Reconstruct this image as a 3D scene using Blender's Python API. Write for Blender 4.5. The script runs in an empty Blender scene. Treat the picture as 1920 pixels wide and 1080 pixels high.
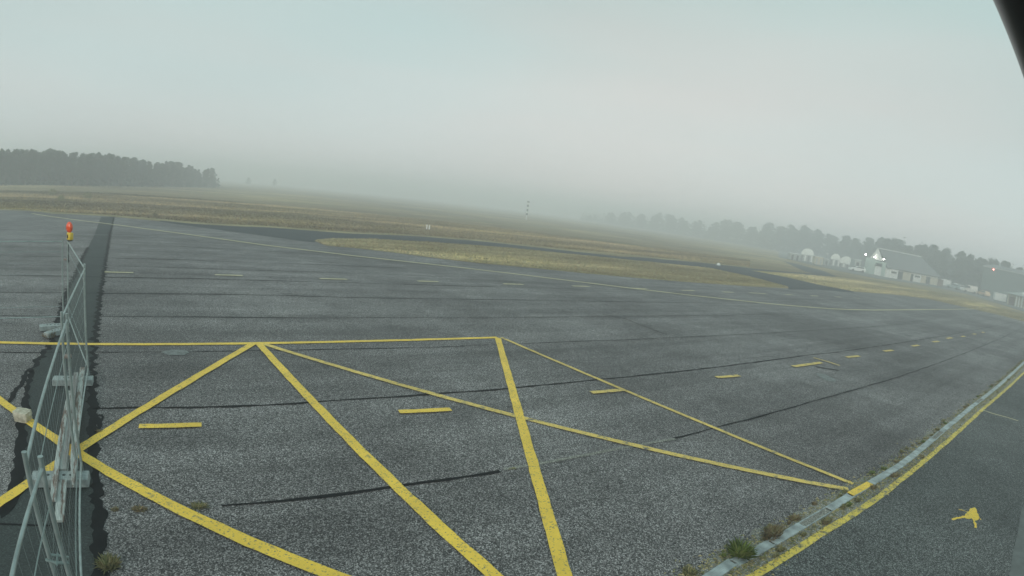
import bpy, bmesh, math, random
import numpy as np
from mathutils import Vector, Matrix, Euler

# ------------------------------------------------------------------ camera, sky, light, exposure
scene = bpy.context.scene
C = scene.collection
H = 3.6                                   # the camera hangs 3.6 m above the apron
PITCH, ROLL = -0.14647818, 0.12190929
K = (0.05189112266805131, 0.00019769461703915487, -4.3905836439801394e-05, 1.5232312306345938e-06)

cd = bpy.data.cameras.new('camera')
cam = bpy.data.objects.new('camera', cd)
C.objects.link(cam)
scene.camera = cam
RC = Matrix.Rotation(math.pi/2+PITCH, 3, 'X') @ Matrix.Rotation(ROLL, 3, 'Z')
cam.matrix_world = Matrix.Translation((0, 0, H)) @ RC.to_4x4()
scene.render.engine = 'CYCLES'
cd.type = 'PANO'                          # a short surveillance-camera lens: straight lines bow
cd.sensor_width = 36
cd.clip_start = 0.02
cd.clip_end = 6000
for holder in (cd, getattr(cd, 'cycles', None)):
    if holder is None or not hasattr(holder, 'panorama_type'):
        continue
    holder.panorama_type = 'FISHEYE_LENS_POLYNOMIAL'
    holder.fisheye_fov = math.radians(179)
    holder.fisheye_polynomial_k0 = 0.0
    holder.fisheye_polynomial_k1 = -K[0]
    holder.fisheye_polynomial_k2 = -K[1]
    holder.fisheye_polynomial_k3 = -K[2]
    holder.fisheye_polynomial_k4 = -K[3]

SUN_EL, SUN_AZ = 20.0, 205.0
world = bpy.data.worlds.new("World")
scene.world = world
world.use_nodes = True
wn, wl = world.node_tree.nodes, world.node_tree.links
wn.clear()
wout = wn.new('ShaderNodeOutputWorld')
bg = wn.new('ShaderNodeBackground')
sky = wn.new('ShaderNodeTexSky')
sky.sky_type = 'NISHITA'
sky.sun_disc = False
sky.sun_elevation = math.radians(SUN_EL)
sky.sun_rotation = math.radians(SUN_AZ)
sky.dust_density = 4.0
sky.air_density = 1.2
bg.inputs['Strength'].default_value = 0.10
# a thin even stratus layer veils the clear sky: pale grey green overhead, a touch warmer and lighter low down
tc = wn.new('ShaderNodeTexCoord')
sep = wn.new('ShaderNodeSeparateXYZ')
rmp = wn.new('ShaderNodeValToRGB')
cr = rmp.color_ramp
SK = [(0.0, (6.3, 6.6, 6.8)), (0.10, (5.7, 6.15, 6.2)), (0.24, (5.05, 5.65, 5.6)), (0.46, (3.85, 5.15, 5.1)), (1.0, (3.4, 4.85, 5.0))]
SCL = 8.0
cr.elements[0].position = 0.0
cr.elements[0].color = tuple(v/SCL for v in SK[0][1])+(1,)
cr.elements[1].position = 1.0
cr.elements[1].color = tuple(v/SCL for v in SK[-1][1])+(1,)
for pos, col in SK[1:-1]:
    e = cr.elements.new(pos)
    e.color = tuple(v/SCL for v in col)+(1,)
nz = wn.new('ShaderNodeTexNoise')
nz.inputs['Scale'].default_value = 1.3
nz.inputs['Detail'].default_value = 2.0
mp = wn.new('ShaderNodeMapping')
mp.inputs['Scale'].default_value = (1, 1, 3.0)
mr = wn.new('ShaderNodeMapRange')
mr.inputs['From Min'].default_value = 0.3
mr.inputs['From Max'].default_value = 0.7
mr.inputs['To Min'].default_value = 0.95*SCL
mr.inputs['To Max'].default_value = 1.05*SCL
vm = wn.new('ShaderNodeVectorMath')
vm.operation = 'SCALE'
mix = wn.new('ShaderNodeMix')
mix.data_type = 'RGBA'
mix.inputs['Factor'].default_value = 0.93
wl.new(tc.outputs['Generated'], sep.inputs[0])
wl.new(sep.outputs['Z'], rmp.inputs['Fac'])
wl.new(tc.outputs['Generated'], mp.inputs['Vector'])
wl.new(mp.outputs[0], nz.inputs['Vector'])
wl.new(nz.outputs['Fac'], mr.inputs['Value'])
wl.new(rmp.outputs['Color'], vm.inputs[0])
wl.new(mr.outputs[0], vm.inputs['Scale'])
# faint broad veils in the cloud, some slightly rosy
nz2 = wn.new('ShaderNodeTexNoise'); nz2.inputs['Scale'].default_value = 0.9; nz2.inputs['Detail'].default_value = 3.0
mp2 = wn.new('ShaderNodeMapping'); mp2.inputs['Scale'].default_value = (1.0, 1.0, 5.0); mp2.inputs['Location'].default_value = (0.4, 0.2, 0.3); mp2.inputs['Rotation'].default_value = (0.12, 0.1, 0)
tint = wn.new('ShaderNodeValToRGB')
tint.color_ramp.elements[0].position = 0.36; tint.color_ramp.elements[0].color = (0.94, 1.0, 0.99, 1)
tint.color_ramp.elements[1].position = 0.66; tint.color_ramp.elements[1].color = (1.05, 0.985, 0.965, 1)
glow = wn.new('ShaderNodeVectorMath'); glow.operation = 'DOT_PRODUCT'
glow.inputs[1].default_value = (0.40, 0.88, 0.24)          # the dawn side of the cloud sheet is a touch rosier
gr = wn.new('ShaderNodeValToRGB'); gr.color_ramp.interpolation = 'EASE'
gr.color_ramp.elements[0].position = 0.78; gr.color_ramp.elements[0].color = (0.98, 1.0, 1.0, 1)
gr.color_ramp.elements[1].position = 1.0; gr.color_ramp.elements[1].color = (1.06, 0.99, 0.97, 1)
vm3 = wn.new('ShaderNodeVectorMath'); vm3.operation = 'MULTIPLY'
wl.new(tc.outputs['Generated'], glow.inputs[0]); wl.new(glow.outputs['Value'], gr.inputs['Fac'])
vm2 = wn.new('ShaderNodeVectorMath'); vm2.operation = 'MULTIPLY'
wl.new(tc.outputs['Generated'], mp2.inputs['Vector']); wl.new(mp2.outputs[0], nz2.inputs['Vector']); wl.new(nz2.outputs['Fac'], tint.inputs['Fac'])
wl.new(vm.outputs['Vector'], vm2.inputs[0]); wl.new(tint.outputs['Color'], vm2.inputs[1])
wl.new(sky.outputs['Color'], mix.inputs['A'])
wl.new(vm2.outputs['Vector'], vm3.inputs[0]); wl.new(gr.outputs['Color'], vm3.inputs[1])
wl.new(vm3.outputs['Vector'], mix.inputs['B'])
wl.new(mix.outputs['Result'], bg.inputs['Color'])
wl.new(bg.outputs[0], wout.inputs['Surface'])

sd = bpy.data.lights.new('sun', 'SUN')
sd.energy = 1.3
sd.angle = math.radians(40)
sd.color = (1.0, 0.95, 0.88)
sun = bpy.data.objects.new('sun', sd)
C.objects.link(sun)
az = math.radians(SUN_AZ)
sdir = Vector((math.sin(az)*math.cos(math.radians(SUN_EL)), math.cos(az)*math.cos(math.radians(SUN_EL)), math.sin(math.radians(SUN_EL))))
sun.rotation_euler = sdir.to_track_quat('Z', 'Y').to_euler()

scene.view_settings.view_transform = 'Standard'
scene.view_settings.look = 'None'
scene.view_settings.gamma = 1.0
scene.view_settings.exposure = 0.38
scene.cycles.volume_bounces = 8
scene.cycles.max_bounces = 10

# ------------------------------------------------------------------ helpers
rnd = random.Random(7)
nrs = np.random.RandomState(11)

def ray(px, py):
    """direction of a photograph pixel (1920 x 1080)"""
    dx, dy = px-960.0, py-540.0
    rp = math.hypot(dx, dy)
    if rp < 1e-6:
        return RC @ Vector((0, 0, -1))
    r = rp*36/1920
    th = K[0]*r+K[1]*r**2+K[2]*r**3+K[3]*r**4
    s = math.sin(th)/rp
    return RC @ Vector((dx*s, -dy*s, -math.cos(th)))

def at(px, py, z=0.0):
    """the point at height z seen at that pixel"""
    v = ray(px, py)
    t = (z-H)/v.z
    return Vector((v.x*t, v.y*t, z))

def azd(px, py, d, z=0.0):
    v = ray(px, py)
    k = d/math.hypot(v.x, v.y)
    return Vector((v.x*k, v.y*k, z))

def hgt(px, py, d):
    """height at horizontal distance d seen at that pixel"""
    v = ray(px, py)
    return H+d*v.z/math.hypot(v.x, v.y)

class MB:
    def __init__(self):
        self.v = []; self.f = []; self.m = []
    def add(self, vs, fs, mi=0):
        o = len(self.v)
        self.v += [tuple(a) for a in vs]
        self.f += [tuple(i+o for i in f) for f in fs]
        self.m += [mi]*len(fs)
        return self
    def box(self, x0, x1, y0, y1, z0, z1, M=None, mi=0, bev=0.0):
        if bev > 0:
            b = bev
            vs = []
            for z, s in ((z0, b), (z0+b, 0), (z1-b, 0), (z1, b)):
                for (x, y) in ((x0+s, y0+b+0*s), (x0+b, y0+s), (x1-b, y0+s), (x1-s, y0+b), (x1-s, y1-b), (x1-b, y1-s), (x0+b, y1-s), (x0+s, y1-b)):
                    vs.append((x, y, z))
            fs = [tuple(range(7, -1, -1))]
            for k in range(3):
                for j in range(8):
                    fs.append((k*8+j, k*8+(j+1) % 8, (k+1)*8+(j+1) % 8, (k+1)*8+j))
            fs.append(tuple(range(24, 32)))
        else:
            vs = [(x, y, z) for z in (z0, z1) for (x, y) in ((x0, y0), (x1, y0), (x1, y1), (x0, y1))]
            fs = [(3, 2, 1, 0), (4, 5, 6, 7), (0, 1, 5, 4), (1, 2, 6, 5), (2, 3, 7, 6), (3, 0, 4, 7)]
        if M is not None:
            vs = [M @ Vector(v) for v in vs]
        return self.add(vs, fs, mi)
    def tube(self, pts, r, n=8, mi=0, caps=True, closed=False):
        pts = [Vector(p) for p in pts]
        N = len(pts)
        rr = r if isinstance(r, (list, tuple)) else [r]*N
        ref = Vector((0, 0, 1))
        rings = []
        for i, p in enumerate(pts):
            if closed:
                t = (pts[(i+1) % N]-pts[i-1])
            else:
                t = (pts[min(i+1, N-1)]-pts[max(i-1, 0)])
            t.normalize()
            u = t.cross(ref)
            if u.length < 0.05:
                u = t.cross(Vector((0, 1, 0)))
            u.normalize()
            w = u.cross(t)
            rings.append([p+u*math.cos(2*math.pi*k/n)*rr[i]+w*math.sin(2*math.pi*k/n)*rr[i] for k in range(n)])
        vs = [v for ring in rings for v in ring]
        fs = []
        for i in range(N if closed else N-1):
            a, b = i*n, ((i+1) % N)*n
            for k in range(n):
                fs.append((a+k, a+(k+1) % n, b+(k+1) % n, b+k))
        if caps and not closed:
            fs.append(tuple(range(n-1, -1, -1)))
            fs.append(tuple((N-1)*n+k for k in range(n)))
        return self.add(vs, fs, mi)
    def lathe(self, prof, c=(0, 0, 0), n=20, mi=0, M=None):
        vs = []; fs = []
        for (r, z) in prof:
            for k in range(n):
                a = 2*math.pi*k/n
                vs.append(Vector((c[0]+r*math.cos(a), c[1]+r*math.sin(a), c[2]+z)))
        for i in range(len(prof)-1):
            for k in range(n):
                fs.append((i*n+k, i*n+(k+1) % n, (i+1)*n+(k+1) % n, (i+1)*n+k))
        fs.append(tuple(range(n-1, -1, -1)))
        fs.append(tuple((len(prof)-1)*n+k for k in range(n)))
        if M is not None:
            vs = [M @ v for v in vs]
        return self.add(vs, fs, mi)
    def build(self, name, mats, parent=None, smooth=False, loc=None):
        me = bpy.data.meshes.new(name)
        me.from_pydata(self.v, [], self.f)
        if not isinstance(mats, (list, tuple)):
            mats = [mats]
        for m in mats:
            me.materials.append(m)
        if len(mats) > 1:
            me.polygons.foreach_set('material_index', self.m)
        me.update()
        if smooth:
            me.polygons.foreach_set('use_smooth', [True]*len(me.polygons))
            try:
                me.set_sharp_from_angle(angle=math.radians(40))
            except Exception:
                pass
        o = bpy.data.objects.new(name, me)
        C.objects.link(o)
        if parent is not None:
            o.parent = parent
        if loc is not None:
            o.location = loc
        return o

def fastmesh(name, verts, nside, mats, parent=None, mi=None):
    """many separate n-gons from one vertex array"""
    n = len(verts)//nside
    me = bpy.data.meshes.new(name)
    me.vertices.add(len(verts)); me.vertices.foreach_set('co', verts.astype(np.float32).ravel())
    me.loops.add(n*nside); me.loops.foreach_set('vertex_index', np.arange(n*nside, dtype=np.int32))
    me.polygons.add(n); me.polygons.foreach_set('loop_start', np.arange(0, n*nside, nside, dtype=np.int32))
    if not isinstance(mats, (list, tuple)):
        mats = [mats]
    for m in mats:
        me.materials.append(m)
    if mi is not None:
        me.polygons.foreach_set('material_index', mi.astype(np.int32))
    me.update(calc_edges=True)
    me.validate()
    o = bpy.data.objects.new(name, me)
    C.objects.link(o)
    if parent is not None:
        o.parent = parent
    return o

def tag(o, label=None, cat=None, group=None, kind=None):
    if label: o['label'] = label
    if cat: o['category'] = cat
    if group: o['group'] = group
    if kind: o['kind'] = kind
    return o

def thing(name, label, cat, loc=(0, 0, 0), rz=0.0, group=None):
    o = bpy.data.objects.new(name, None)
    o.empty_display_size = 0.3
    C.objects.link(o)
    o.location = loc
    o.rotation_euler = (0, 0, rz)
    return tag(o, label, cat, group)

def dup(root, loc, rz, label=None, scale=1.0):
    r = root.copy(); C.objects.link(r)
    r.location = loc; r.rotation_euler = (0, 0, rz); r.scale = (scale, scale, scale) if not isinstance(scale, tuple) else scale
    if label: r['label'] = label
    for ch in list(root.children):
        c = ch.copy(); C.objects.link(c); c.parent = r
        for g in ch.children:
            d = g.copy(); C.objects.link(d); d.parent = c
    return r

# ------------------------------------------------------------------ materials
def mat(name, col, rough=0.8, metal=0.0, var=0.15, scale=3.0, bump=0.0, bscale=40.0, spec=0.5, col2=None, detail=4.0, emit=None, estr=0.0):
    m = bpy.data.materials.new(name)
    m.use_nodes = True
    nt = m.node_tree; N, L = nt.nodes, nt.links
    b = N['Principled BSDF']
    b.inputs['Roughness'].default_value = rough
    b.inputs['Metallic'].default_value = metal
    b.inputs['Specular IOR Level'].default_value = spec
    t = N.new('ShaderNodeTexCoord')
    n = N.new('ShaderNodeTexNoise'); n.inputs['Scale'].default_value = scale; n.inputs['Detail'].default_value = detail
    L.new(t.outputs['Object'], n.inputs['Vector'])
    r = N.new('ShaderNodeValToRGB')
    c1 = tuple(max(0, c*(1-var)) for c in col)+(1,)
    c2 = (tuple(c*(1+var) for c in col) if col2 is None else tuple(col2))+(1,)
    r.color_ramp.elements[0].position = 0.33; r.color_ramp.elements[0].color = c1
    r.color_ramp.elements[1].position = 0.67; r.color_ramp.elements[1].color = c2
    L.new(n.outputs['Fac'], r.inputs['Fac'])
    L.new(r.outputs['Color'], b.inputs['Base Color'])
    if bump > 0:
        n2 = N.new('ShaderNodeTexNoise'); n2.inputs['Scale'].default_value = bscale; n2.inputs['Detail'].default_value = 3
        L.new(t.outputs['Object'], n2.inputs['Vector'])
        bp = N.new('ShaderNodeBump'); bp.inputs['Strength'].default_value = bump; bp.inputs['Distance'].default_value = 0.02
        L.new(n2.outputs['Fac'], bp.inputs['Height']); L.new(bp.outputs[0], b.inputs['Normal'])
    if emit:
        b.inputs['Emission Color'].default_value = tuple(emit)+(1,)
        b.inputs['Emission Strength'].default_value = estr
    return m

class NT:
    """tiny node builder"""
    def __init__(self, name):
        self.m = bpy.data.materials.new(name); self.m.use_nodes = True
        self.N, self.L = self.m.node_tree.nodes, self.m.node_tree.links
        self.b = self.N['Principled BSDF']
        g = self.N.new('ShaderNodeNewGeometry'); self.P = g.outputs['Position']
    def noise(self, s, det=3, rough=0.5, vec=None, sc=None, dist=0.0):
        n = self.N.new('ShaderNodeTexNoise'); n.inputs['Scale'].default_value = s; n.inputs['Detail'].default_value = det
        n.inputs['Roughness'].default_value = rough; n.inputs['Distortion'].default_value = dist
        v = vec or self.P
        if sc:
            mp = self.N.new('ShaderNodeMapping'); mp.inputs['Scale'].default_value = sc[:3]
            if len(sc) > 3: mp.inputs['Rotation'].default_value = (0, 0, sc[3])
            mp.vector_type = 'TEXTURE' if False else 'POINT'
            self.L.new(v, mp.inputs['Vector']); v = mp.outputs[0]
        self.L.new(v, n.inputs['Vector'])
        return n.outputs['Fac']
    def rot(self, a):
        mp = self.N.new('ShaderNodeMapping'); mp.inputs['Rotation'].default_value = (0, 0, a)
        self.L.new(self.P, mp.inputs['Vector']); return mp.outputs[0]
    def voro(self, s, feat='F1'):
        n = self.N.new('ShaderNodeTexVoronoi'); n.inputs['Scale'].default_value = s; n.feature = feat
        self.L.new(self.P, n.inputs['Vector']); return n
    def ramp(self, fac, stops, interp='LINEAR'):
        r = self.N.new('ShaderNodeValToRGB'); cr = r.color_ramp; cr.interpolation = interp
        def c4(c): return (c, c, c, 1) if not isinstance(c, tuple) else tuple(c)+(1,)
        cr.elements[0].position = stops[0][0]; cr.elements[0].color = c4(stops[0][1])
        cr.elements[1].position = stops[-1][0]; cr.elements[1].color = c4(stops[-1][1])
        for p, c in stops[1:-1]:
            e = cr.elements.new(p); e.color = c4(c)
        self.L.new(fac, r.inputs['Fac']); return r.outputs['Color']
    def mul(self, a, b, f=1.0, mode='MULTIPLY'):
        n = self.N.new('ShaderNodeMix'); n.data_type = 'RGBA'; n.blend_type = mode
        if isinstance(f, float): n.inputs['Factor'].default_value = f
        else: self.L.new(f, n.inputs['Factor'])
        for k, x in (('A', a), ('B', b)):
            if isinstance(x, tuple): n.inputs[k].default_value = x+(1,)
            else: self.L.new(x, n.inputs[k])
        return n.outputs['Result']
    def out(self, col, rough=0.85, spec=0.3, bump=None, bs=0.3, bd=0.01):
        self.L.new(col, self.b.inputs['Base Color'])
        self.b.inputs['Roughness'].default_value = rough
        self.b.inputs['Specular IOR Level'].default_value = spec
        if bump is not None:
            bp = self.N.new('ShaderNodeBump'); bp.inputs['Strength'].default_value = bs; bp.inputs['Distance'].default_value = bd
            self.L.new(bump, bp.inputs['Height']); self.L.new(bp.outputs[0], self.b.inputs['Normal'])
        return self.m

JA = 0.5654                                # heading of the paving joints

def asphalt(name, dark, light, grit=(0.35, 1.9), streak=True):
    t = NT(name)
    v = t.voro(76.0)
    g1 = t.ramp(v.outputs['Color'], [(0.25, grit[0]), (0.5, 0.8), (0.62, 1.0), (0.80, grit[1])])
    n2 = t.ramp(t.noise(30.0, 3, 0.7), [(0.3, 0.62), (0.7, 1.38)])
    g = t.mul(g1, n2)
    big = t.noise(0.16, 5, 0.6)
    mid = t.noise(0.9, 4, 0.6)
    c = t.ramp(big, [(0.38, dark), (0.62, light)])
    c = t.mul(c, t.ramp(mid, [(0.3, 0.84), (0.7, 1.16)]))
    if streak:
        s = t.noise(1.0, 4, 0.65, vec=t.rot(-JA), sc=(0.07, 1.1, 1.0))
        c = t.mul(c, t.ramp(s, [(0.34, 0.74), (0.5, 1.0), (0.66, 1.20)]))
        # scattered pale scuffs and dark damp blotches
        s2 = t.noise(0.55, 6, 0.75, dist=1.2)
        c = t.mul(c, t.ramp(s2, [(0.30, 0.66), (0.42, 1.0), (0.60, 1.0), (0.72, 1.38)]))
        vd = t.N.new('ShaderNodeVectorMath'); vd.operation = 'ADD'
        nd = t.N.new('ShaderNodeTexNoise'); nd.inputs['Scale'].default_value = 0.8; nd.inputs['Detail'].default_value = 5; t.L.new(t.P, nd.inputs['Vector'])
        sc_ = t.N.new('ShaderNodeVectorMath'); sc_.operation = 'SCALE'; sc_.inputs['Scale'].default_value = 3.5
        t.L.new(nd.outputs['Color'], sc_.inputs[0]); t.L.new(t.P, vd.inputs[0]); t.L.new(sc_.outputs[0], vd.inputs[1])
        ve = t.N.new('ShaderNodeTexVoronoi'); ve.feature = 'DISTANCE_TO_EDGE'; ve.inputs['Scale'].default_value = 0.17
        t.L.new(vd.outputs[0], ve.inputs['Vector'])
        cracks = t.ramp(ve.outputs['Distance'], [(0.0, 0.40), (0.0045, 1.0)])
        mask = t.ramp(t.noise(0.12, 3, 0.5), [(0.50, 0.0), (0.58, 1.0)])
        c = t.mul(c, cracks, mask, 'MULTIPLY')
        st = t.voro(0.55)
        c = t.mul(c, t.ramp(st.outputs['Distance'], [(0.05, 0.72), (0.16, 1.0)]), t.ramp(t.noise(0.3, 2), [(0.52, 0.0), (0.6, 1.0)]), 'MULTIPLY')
    c = t.mul(c, g)
    return t.out(c, 0.8, 0.35, v.outputs['Distance'], 0.6, 0.006)

M = {}
M['apron'] = asphalt('worn grey asphalt', (0.112, 0.105, 0.103), (0.196, 0.186, 0.182), (0.24, 2.4))
M['strip'] = asphalt('newer dark asphalt', (0.028, 0.036, 0.035), (0.042, 0.052, 0.050), (0.75, 1.35), False)
M['bay'] = asphalt('dark bay asphalt', (0.065, 0.070, 0.068), (0.105, 0.109, 0.105), (0.28, 2.6), False)
M['taxi'] = asphalt('taxiway asphalt', (0.026, 0.032, 0.036), (0.038, 0.045, 0.048), (0.8, 1.2), False)
M['tar'] = mat('black joint sealant', (0.006, 0.007, 0.008), 0.8, var=0.4, scale=6, spec=0.15)
M['front'] = mat('grey frontage paving', (0.13, 0.135, 0.13), 0.9, var=0.2, scale=0.2)
M['corner_sheet'] = mat('pale corner sheet', (0.125, 0.135, 0.13), 0.9, var=0.2, scale=3)
M['runway'] = mat('pale runway edge', (0.30, 0.29, 0.26), 0.9, var=0.2, scale=0.1)

def paint(name, col, wear=0.42, under=(0.11, 0.12, 0.115)):
    t = NT(name)
    v = t.voro(62.0)
    pits = t.ramp(v.outputs['Color'], [(0.10, 0.25), (0.26, 1.0)])
    w = t.noise(7.0, 6, 0.75)
    worn = t.ramp(w, [(wear-0.07, 0.0), (wear+0.07, 1.0)])
    f = t.mul(pits, worn)
    tone = t.ramp(t.noise(1.3, 4, 0.6), [(0.3, tuple(c*0.82 for c in col)), (0.7, tuple(min(1, c*1.1) for c in col))])
    c = t.mul(under, tone, f, 'MIX')
    return t.out(c, 0.6, 0.4, v.outputs['Distance'], 0.3, 0.004)
M['yellow'] = paint('yellow road paint', (0.90, 0.60, 0.070), 0.35)
M['yellow_worn'] = paint('worn yellow road paint', (0.74, 0.53, 0.13), 0.40)
M['splash'] = paint('splashed yellow paint', (0.86, 0.58, 0.05), 0.22)
M['edge_yellow'] = paint('grainy yellow edge paint', (0.74, 0.56, 0.09), 0.43)
M['pale_line'] = paint('old pale line', (0.64, 0.57, 0.33), 0.38)
M['pale_scuff'] = paint('pale scuff', (0.23, 0.25, 0.24), 0.50)

# dry grass field
t = NT('dry grass')
g1 = t.ramp(t.noise(0.022, 5, 0.6, sc=(1, 1, 1)), [(0.34, (0.17, 0.125, 0.075)), (0.50, (0.27, 0.205, 0.115)), (0.66, (0.42, 0.33, 0.17))])
g2 = t.ramp(t.noise(0.11, 5, 0.65, vec=t.rot(-JA), sc=(0.25, 1.0, 1.0)), [(0.30, 0.66), (0.5, 1.0), (0.70, 1.3)])
g3 = t.ramp(t.noise(2.5, 5, 0.75), [(0.28, 0.55), (0.72, 1.45)])
gg = t.ramp(t.noise(0.06, 3, 0.6), [(0.50, 0.0), (0.72, 0.6)])
c = t.mul(g1, (0.17, 0.175, 0.085), gg, 'MIX')
c = t.mul(t.mul(c, g2), g3)
M['grass'] = t.out(c, 0.95, 0.1, t.noise(6.0, 4, 0.7), 1.0, 0.15)
t = NT('mown straw grass')
g1 = t.ramp(t.noise(0.35, 5, 0.6), [(0.34, (0.22, 0.185, 0.10)), (0.66, (0.42, 0.36, 0.20))])
g3 = t.ramp(t.noise(4.0, 5, 0.8), [(0.28, 0.55), (0.72, 1.4)])
M['verge'] = t.out(t.mul(g1, g3), 0.95, 0.1, t.noise(9.0, 4, 0.7), 1.0, 0.1)

def blade_mat(name, stops):
    t = NT(name)
    g = t.N.new('ShaderNodeNewGeometry')
    c = t.ramp(g.outputs['Random Per Island'], stops)
    if 'blades' in name:
        c = t.mul(c, t.ramp(t.noise(0.09, 5, 0.65, vec=t.rot(-JA), sc=(0.22, 1.0, 1.0)), [(0.36, 0.46), (0.5, 0.95), (0.62, 1.9)]))
        c = t.mul(c, (0.78, 0.80, 0.62), t.ramp(t.noise(0.05, 4, 0.6), [(0.48, 0.0), (0.66, 1.0)]), 'MULTIPLY')
    return t.out(c, 0.9, 0.15)
M['blade'] = blade_mat('straw blades', [(0.0, (0.24, 0.19, 0.115)), (0.4, (0.36, 0.30, 0.175)), (0.75, (0.46, 0.39, 0.225)), (1.0, (0.25, 0.255, 0.14))])
M['blade_brown'] = blade_mat('brown blades', [(0.0, (0.19, 0.145, 0.09)), (0.5, (0.29, 0.225, 0.13)), (0.85, (0.41, 0.32, 0.175)), (1.0, (0.20, 0.19, 0.11))])
M['weed_green'] = blade_mat('green weed leaves', [(0.0, (0.09, 0.14, 0.03)), (0.6, (0.17, 0.24, 0.055)), (1.0, (0.30, 0.32, 0.11))])
M['weed_dry'] = blade_mat('dry weed leaves', [(0.0, (0.18, 0.13, 0.08)), (0.6, (0.36, 0.29, 0.17)), (1.0, (0.22, 0.22, 0.10))])
M['weed_mix'] = blade_mat('moss and straw', [(0.0, (0.12, 0.15, 0.05)), (0.5, (0.30, 0.28, 0.14)), (1.0, (0.42, 0.36, 0.20))])
M['needles'] = blade_mat('pine needles', [(0.0, (0.022, 0.036, 0.018)), (0.6, (0.040, 0.062, 0.028)), (1.0, (0.065, 0.090, 0.038))])
M['needles2'] = blade_mat('darker pine needles', [(0.0, (0.018, 0.030, 0.018)), (0.6, (0.032, 0.050, 0.026)), (1.0, (0.050, 0.070, 0.034))])
M['bark'] = mat('pine bark', (0.10, 0.075, 0.055), 0.9, var=0.35, scale=2.0, bump=0.5, bscale=8)
M['galv'] = mat('galvanised steel', (0.34, 0.40, 0.39), 0.45, metal=0.55, var=0.18, scale=9, bump=0.05)
M['galv_dull'] = mat('dull galvanised steel', (0.20, 0.26, 0.25), 0.55, metal=0.4, var=0.25, scale=14)
M['wire'] = mat('fence wire', (0.26, 0.32, 0.31), 0.5, metal=0.4, var=0.1)
M['concrete'] = mat('cast concrete', (0.31, 0.35, 0.345), 0.9, var=0.2, scale=16, bump=0.3, bscale=60)
M['hole_shade'] = mat('painted hole shade', (0.03, 0.035, 0.035), 0.9)
M['clampred'] = mat('rusty coupler', (0.30, 0.24, 0.21), 0.6, metal=0.3, var=0.4, scale=60)
M['black_plastic'] = mat('black plastic', (0.010, 0.010, 0.012), 0.32, var=0.2)
M['yellow_plastic'] = mat('yellow plastic', (0.75, 0.52, 0.05), 0.4, var=0.06)
m = mat('orange lens', (0.85, 0.09, 0.015), 0.15, var=0.25, scale=30); m.node_tree.nodes['Principled BSDF'].inputs['Coat Weight'].default_value = 0.5
M['lens'] = m
M['stone'] = mat('cream limestone', (0.52, 0.47, 0.35), 0.9, var=0.25, scale=14, bump=0.6, bscale=25, col2=(0.62, 0.58, 0.47))
# peeling white paint over old wood
t = NT('peeling plank')
tcn = t.N.new('ShaderNodeTexCoord'); ob = tcn.outputs['Object']
w = t.noise(9.0, 5, 0.7, vec=ob, sc=(0.22, 1.6, 1.0))
c = t.ramp(w, [(0.38, (0.13, 0.085, 0.065)), (0.47, (0.24, 0.19, 0.165)), (0.52, (0.40, 0.43, 0.41)), (0.72, (0.50, 0.53, 0.50))])
g = t.ramp(t.noise(40.0, 3, 0.7, vec=ob, sc=(0.06, 1, 1)), [(0.3, 0.75), (0.7, 1.15)])
M['plank'] = t.out(t.mul(c, g), 0.85, 0.2, w, 0.6, 0.01)
t = NT('grey weathered plank')
tcn = t.N.new('ShaderNodeTexCoord'); ob = tcn.outputs['Object']
w = t.noise(6.0, 5, 0.7, vec=ob, sc=(0.2, 2.0, 1.0))
c = t.ramp(w, [(0.32, (0.12, 0.10, 0.09)), (0.5, (0.25, 0.25, 0.24)), (0.7, (0.34, 0.37, 0.35))])
M['plank_grey'] = t.out(c, 0.85, 0.2, w, 0.6, 0.01)
M['grate'] = mat('grey steel grate', (0.38, 0.43, 0.43), 0.6, metal=0.2, var=0.35, scale=5)
M['grate_dark'] = mat('dark drain channel', (0.02, 0.022, 0.022), 0.9)
M['gravel'] = asphalt('pale crumbling edging', (0.19, 0.19, 0.17), (0.30, 0.29, 0.25), (0.5, 1.5), False)

# ------------------------------------------------------------------ ground layers
def sheet(name, pts, z, m, jag=0.0, js=0.25, seed=1, kind='structure', world=False, thick=0.0):
    """a flat polygon laid on the ground; jag roughens its outline"""
    P = [Vector((p[0], p[1])) if world else at(*p).to_2d() for p in pts]
    if jag > 0:
        r = random.Random(seed); Q = []
        for i, a in enumerate(P):
            b = P[(i+1) % len(P)]
            n = max(1, min(160, int((b-a).length/js)))
            nn = Vector((-(b-a).y, (b-a).x)).normalized() if (b-a).length > 1e-6 else Vector((0, 0))
            for k in range(n):
                Q.append(a.lerp(b, k/n)+nn*r.uniform(-jag, jag))
        P = Q
    bm = bmesh.new()
    vs = [bm.verts.new((p.x, p.y, z)) for p in P]
    f = bm.faces.new(vs); f.normal_update()
    if f.normal.z < 0: f.normal_flip()
    bmesh.ops.triangulate(bm, faces=[f])
    me = bpy.data.meshes.new(name); bm.to_mesh(me); bm.free()
    me.materials.append(m)
    o = bpy.data.objects.new(name, me); C.objects.link(o)
    if kind: o['kind'] = kind
    return o

def ribbon_pts(P, w, wob=0.0, step=None, seed=3, wvar=0.0):
    """left and right edge points of a line through 2-D points P"""
    r = random.Random(seed)
    if step:
        Q = []
        for a, b in zip(P[:-1], P[1:]):
            n = max(1, int((b-a).length/step))
            Q += [a.lerp(b, k/n) for k in range(n)]
        P = Q+[P[-1]]
    L, R = [], []
    ph = r.random()*9
    for i, p in enumerate(P):
        tdir = (P[min(i+1, len(P)-1)]-P[max(i-1, 0)]).normalized()
        n = Vector((-tdir.y, tdir.x))
        off = wob*(math.sin(i*0.9+ph)*0.5+r.uniform(-0.5, 0.5)) if wob else 0
        ww = w*(1+r.uniform(-wvar, wvar))*0.5
        L.append(p+n*(ww+off)); R.append(p+n*(off-ww))
    return L, R

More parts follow.
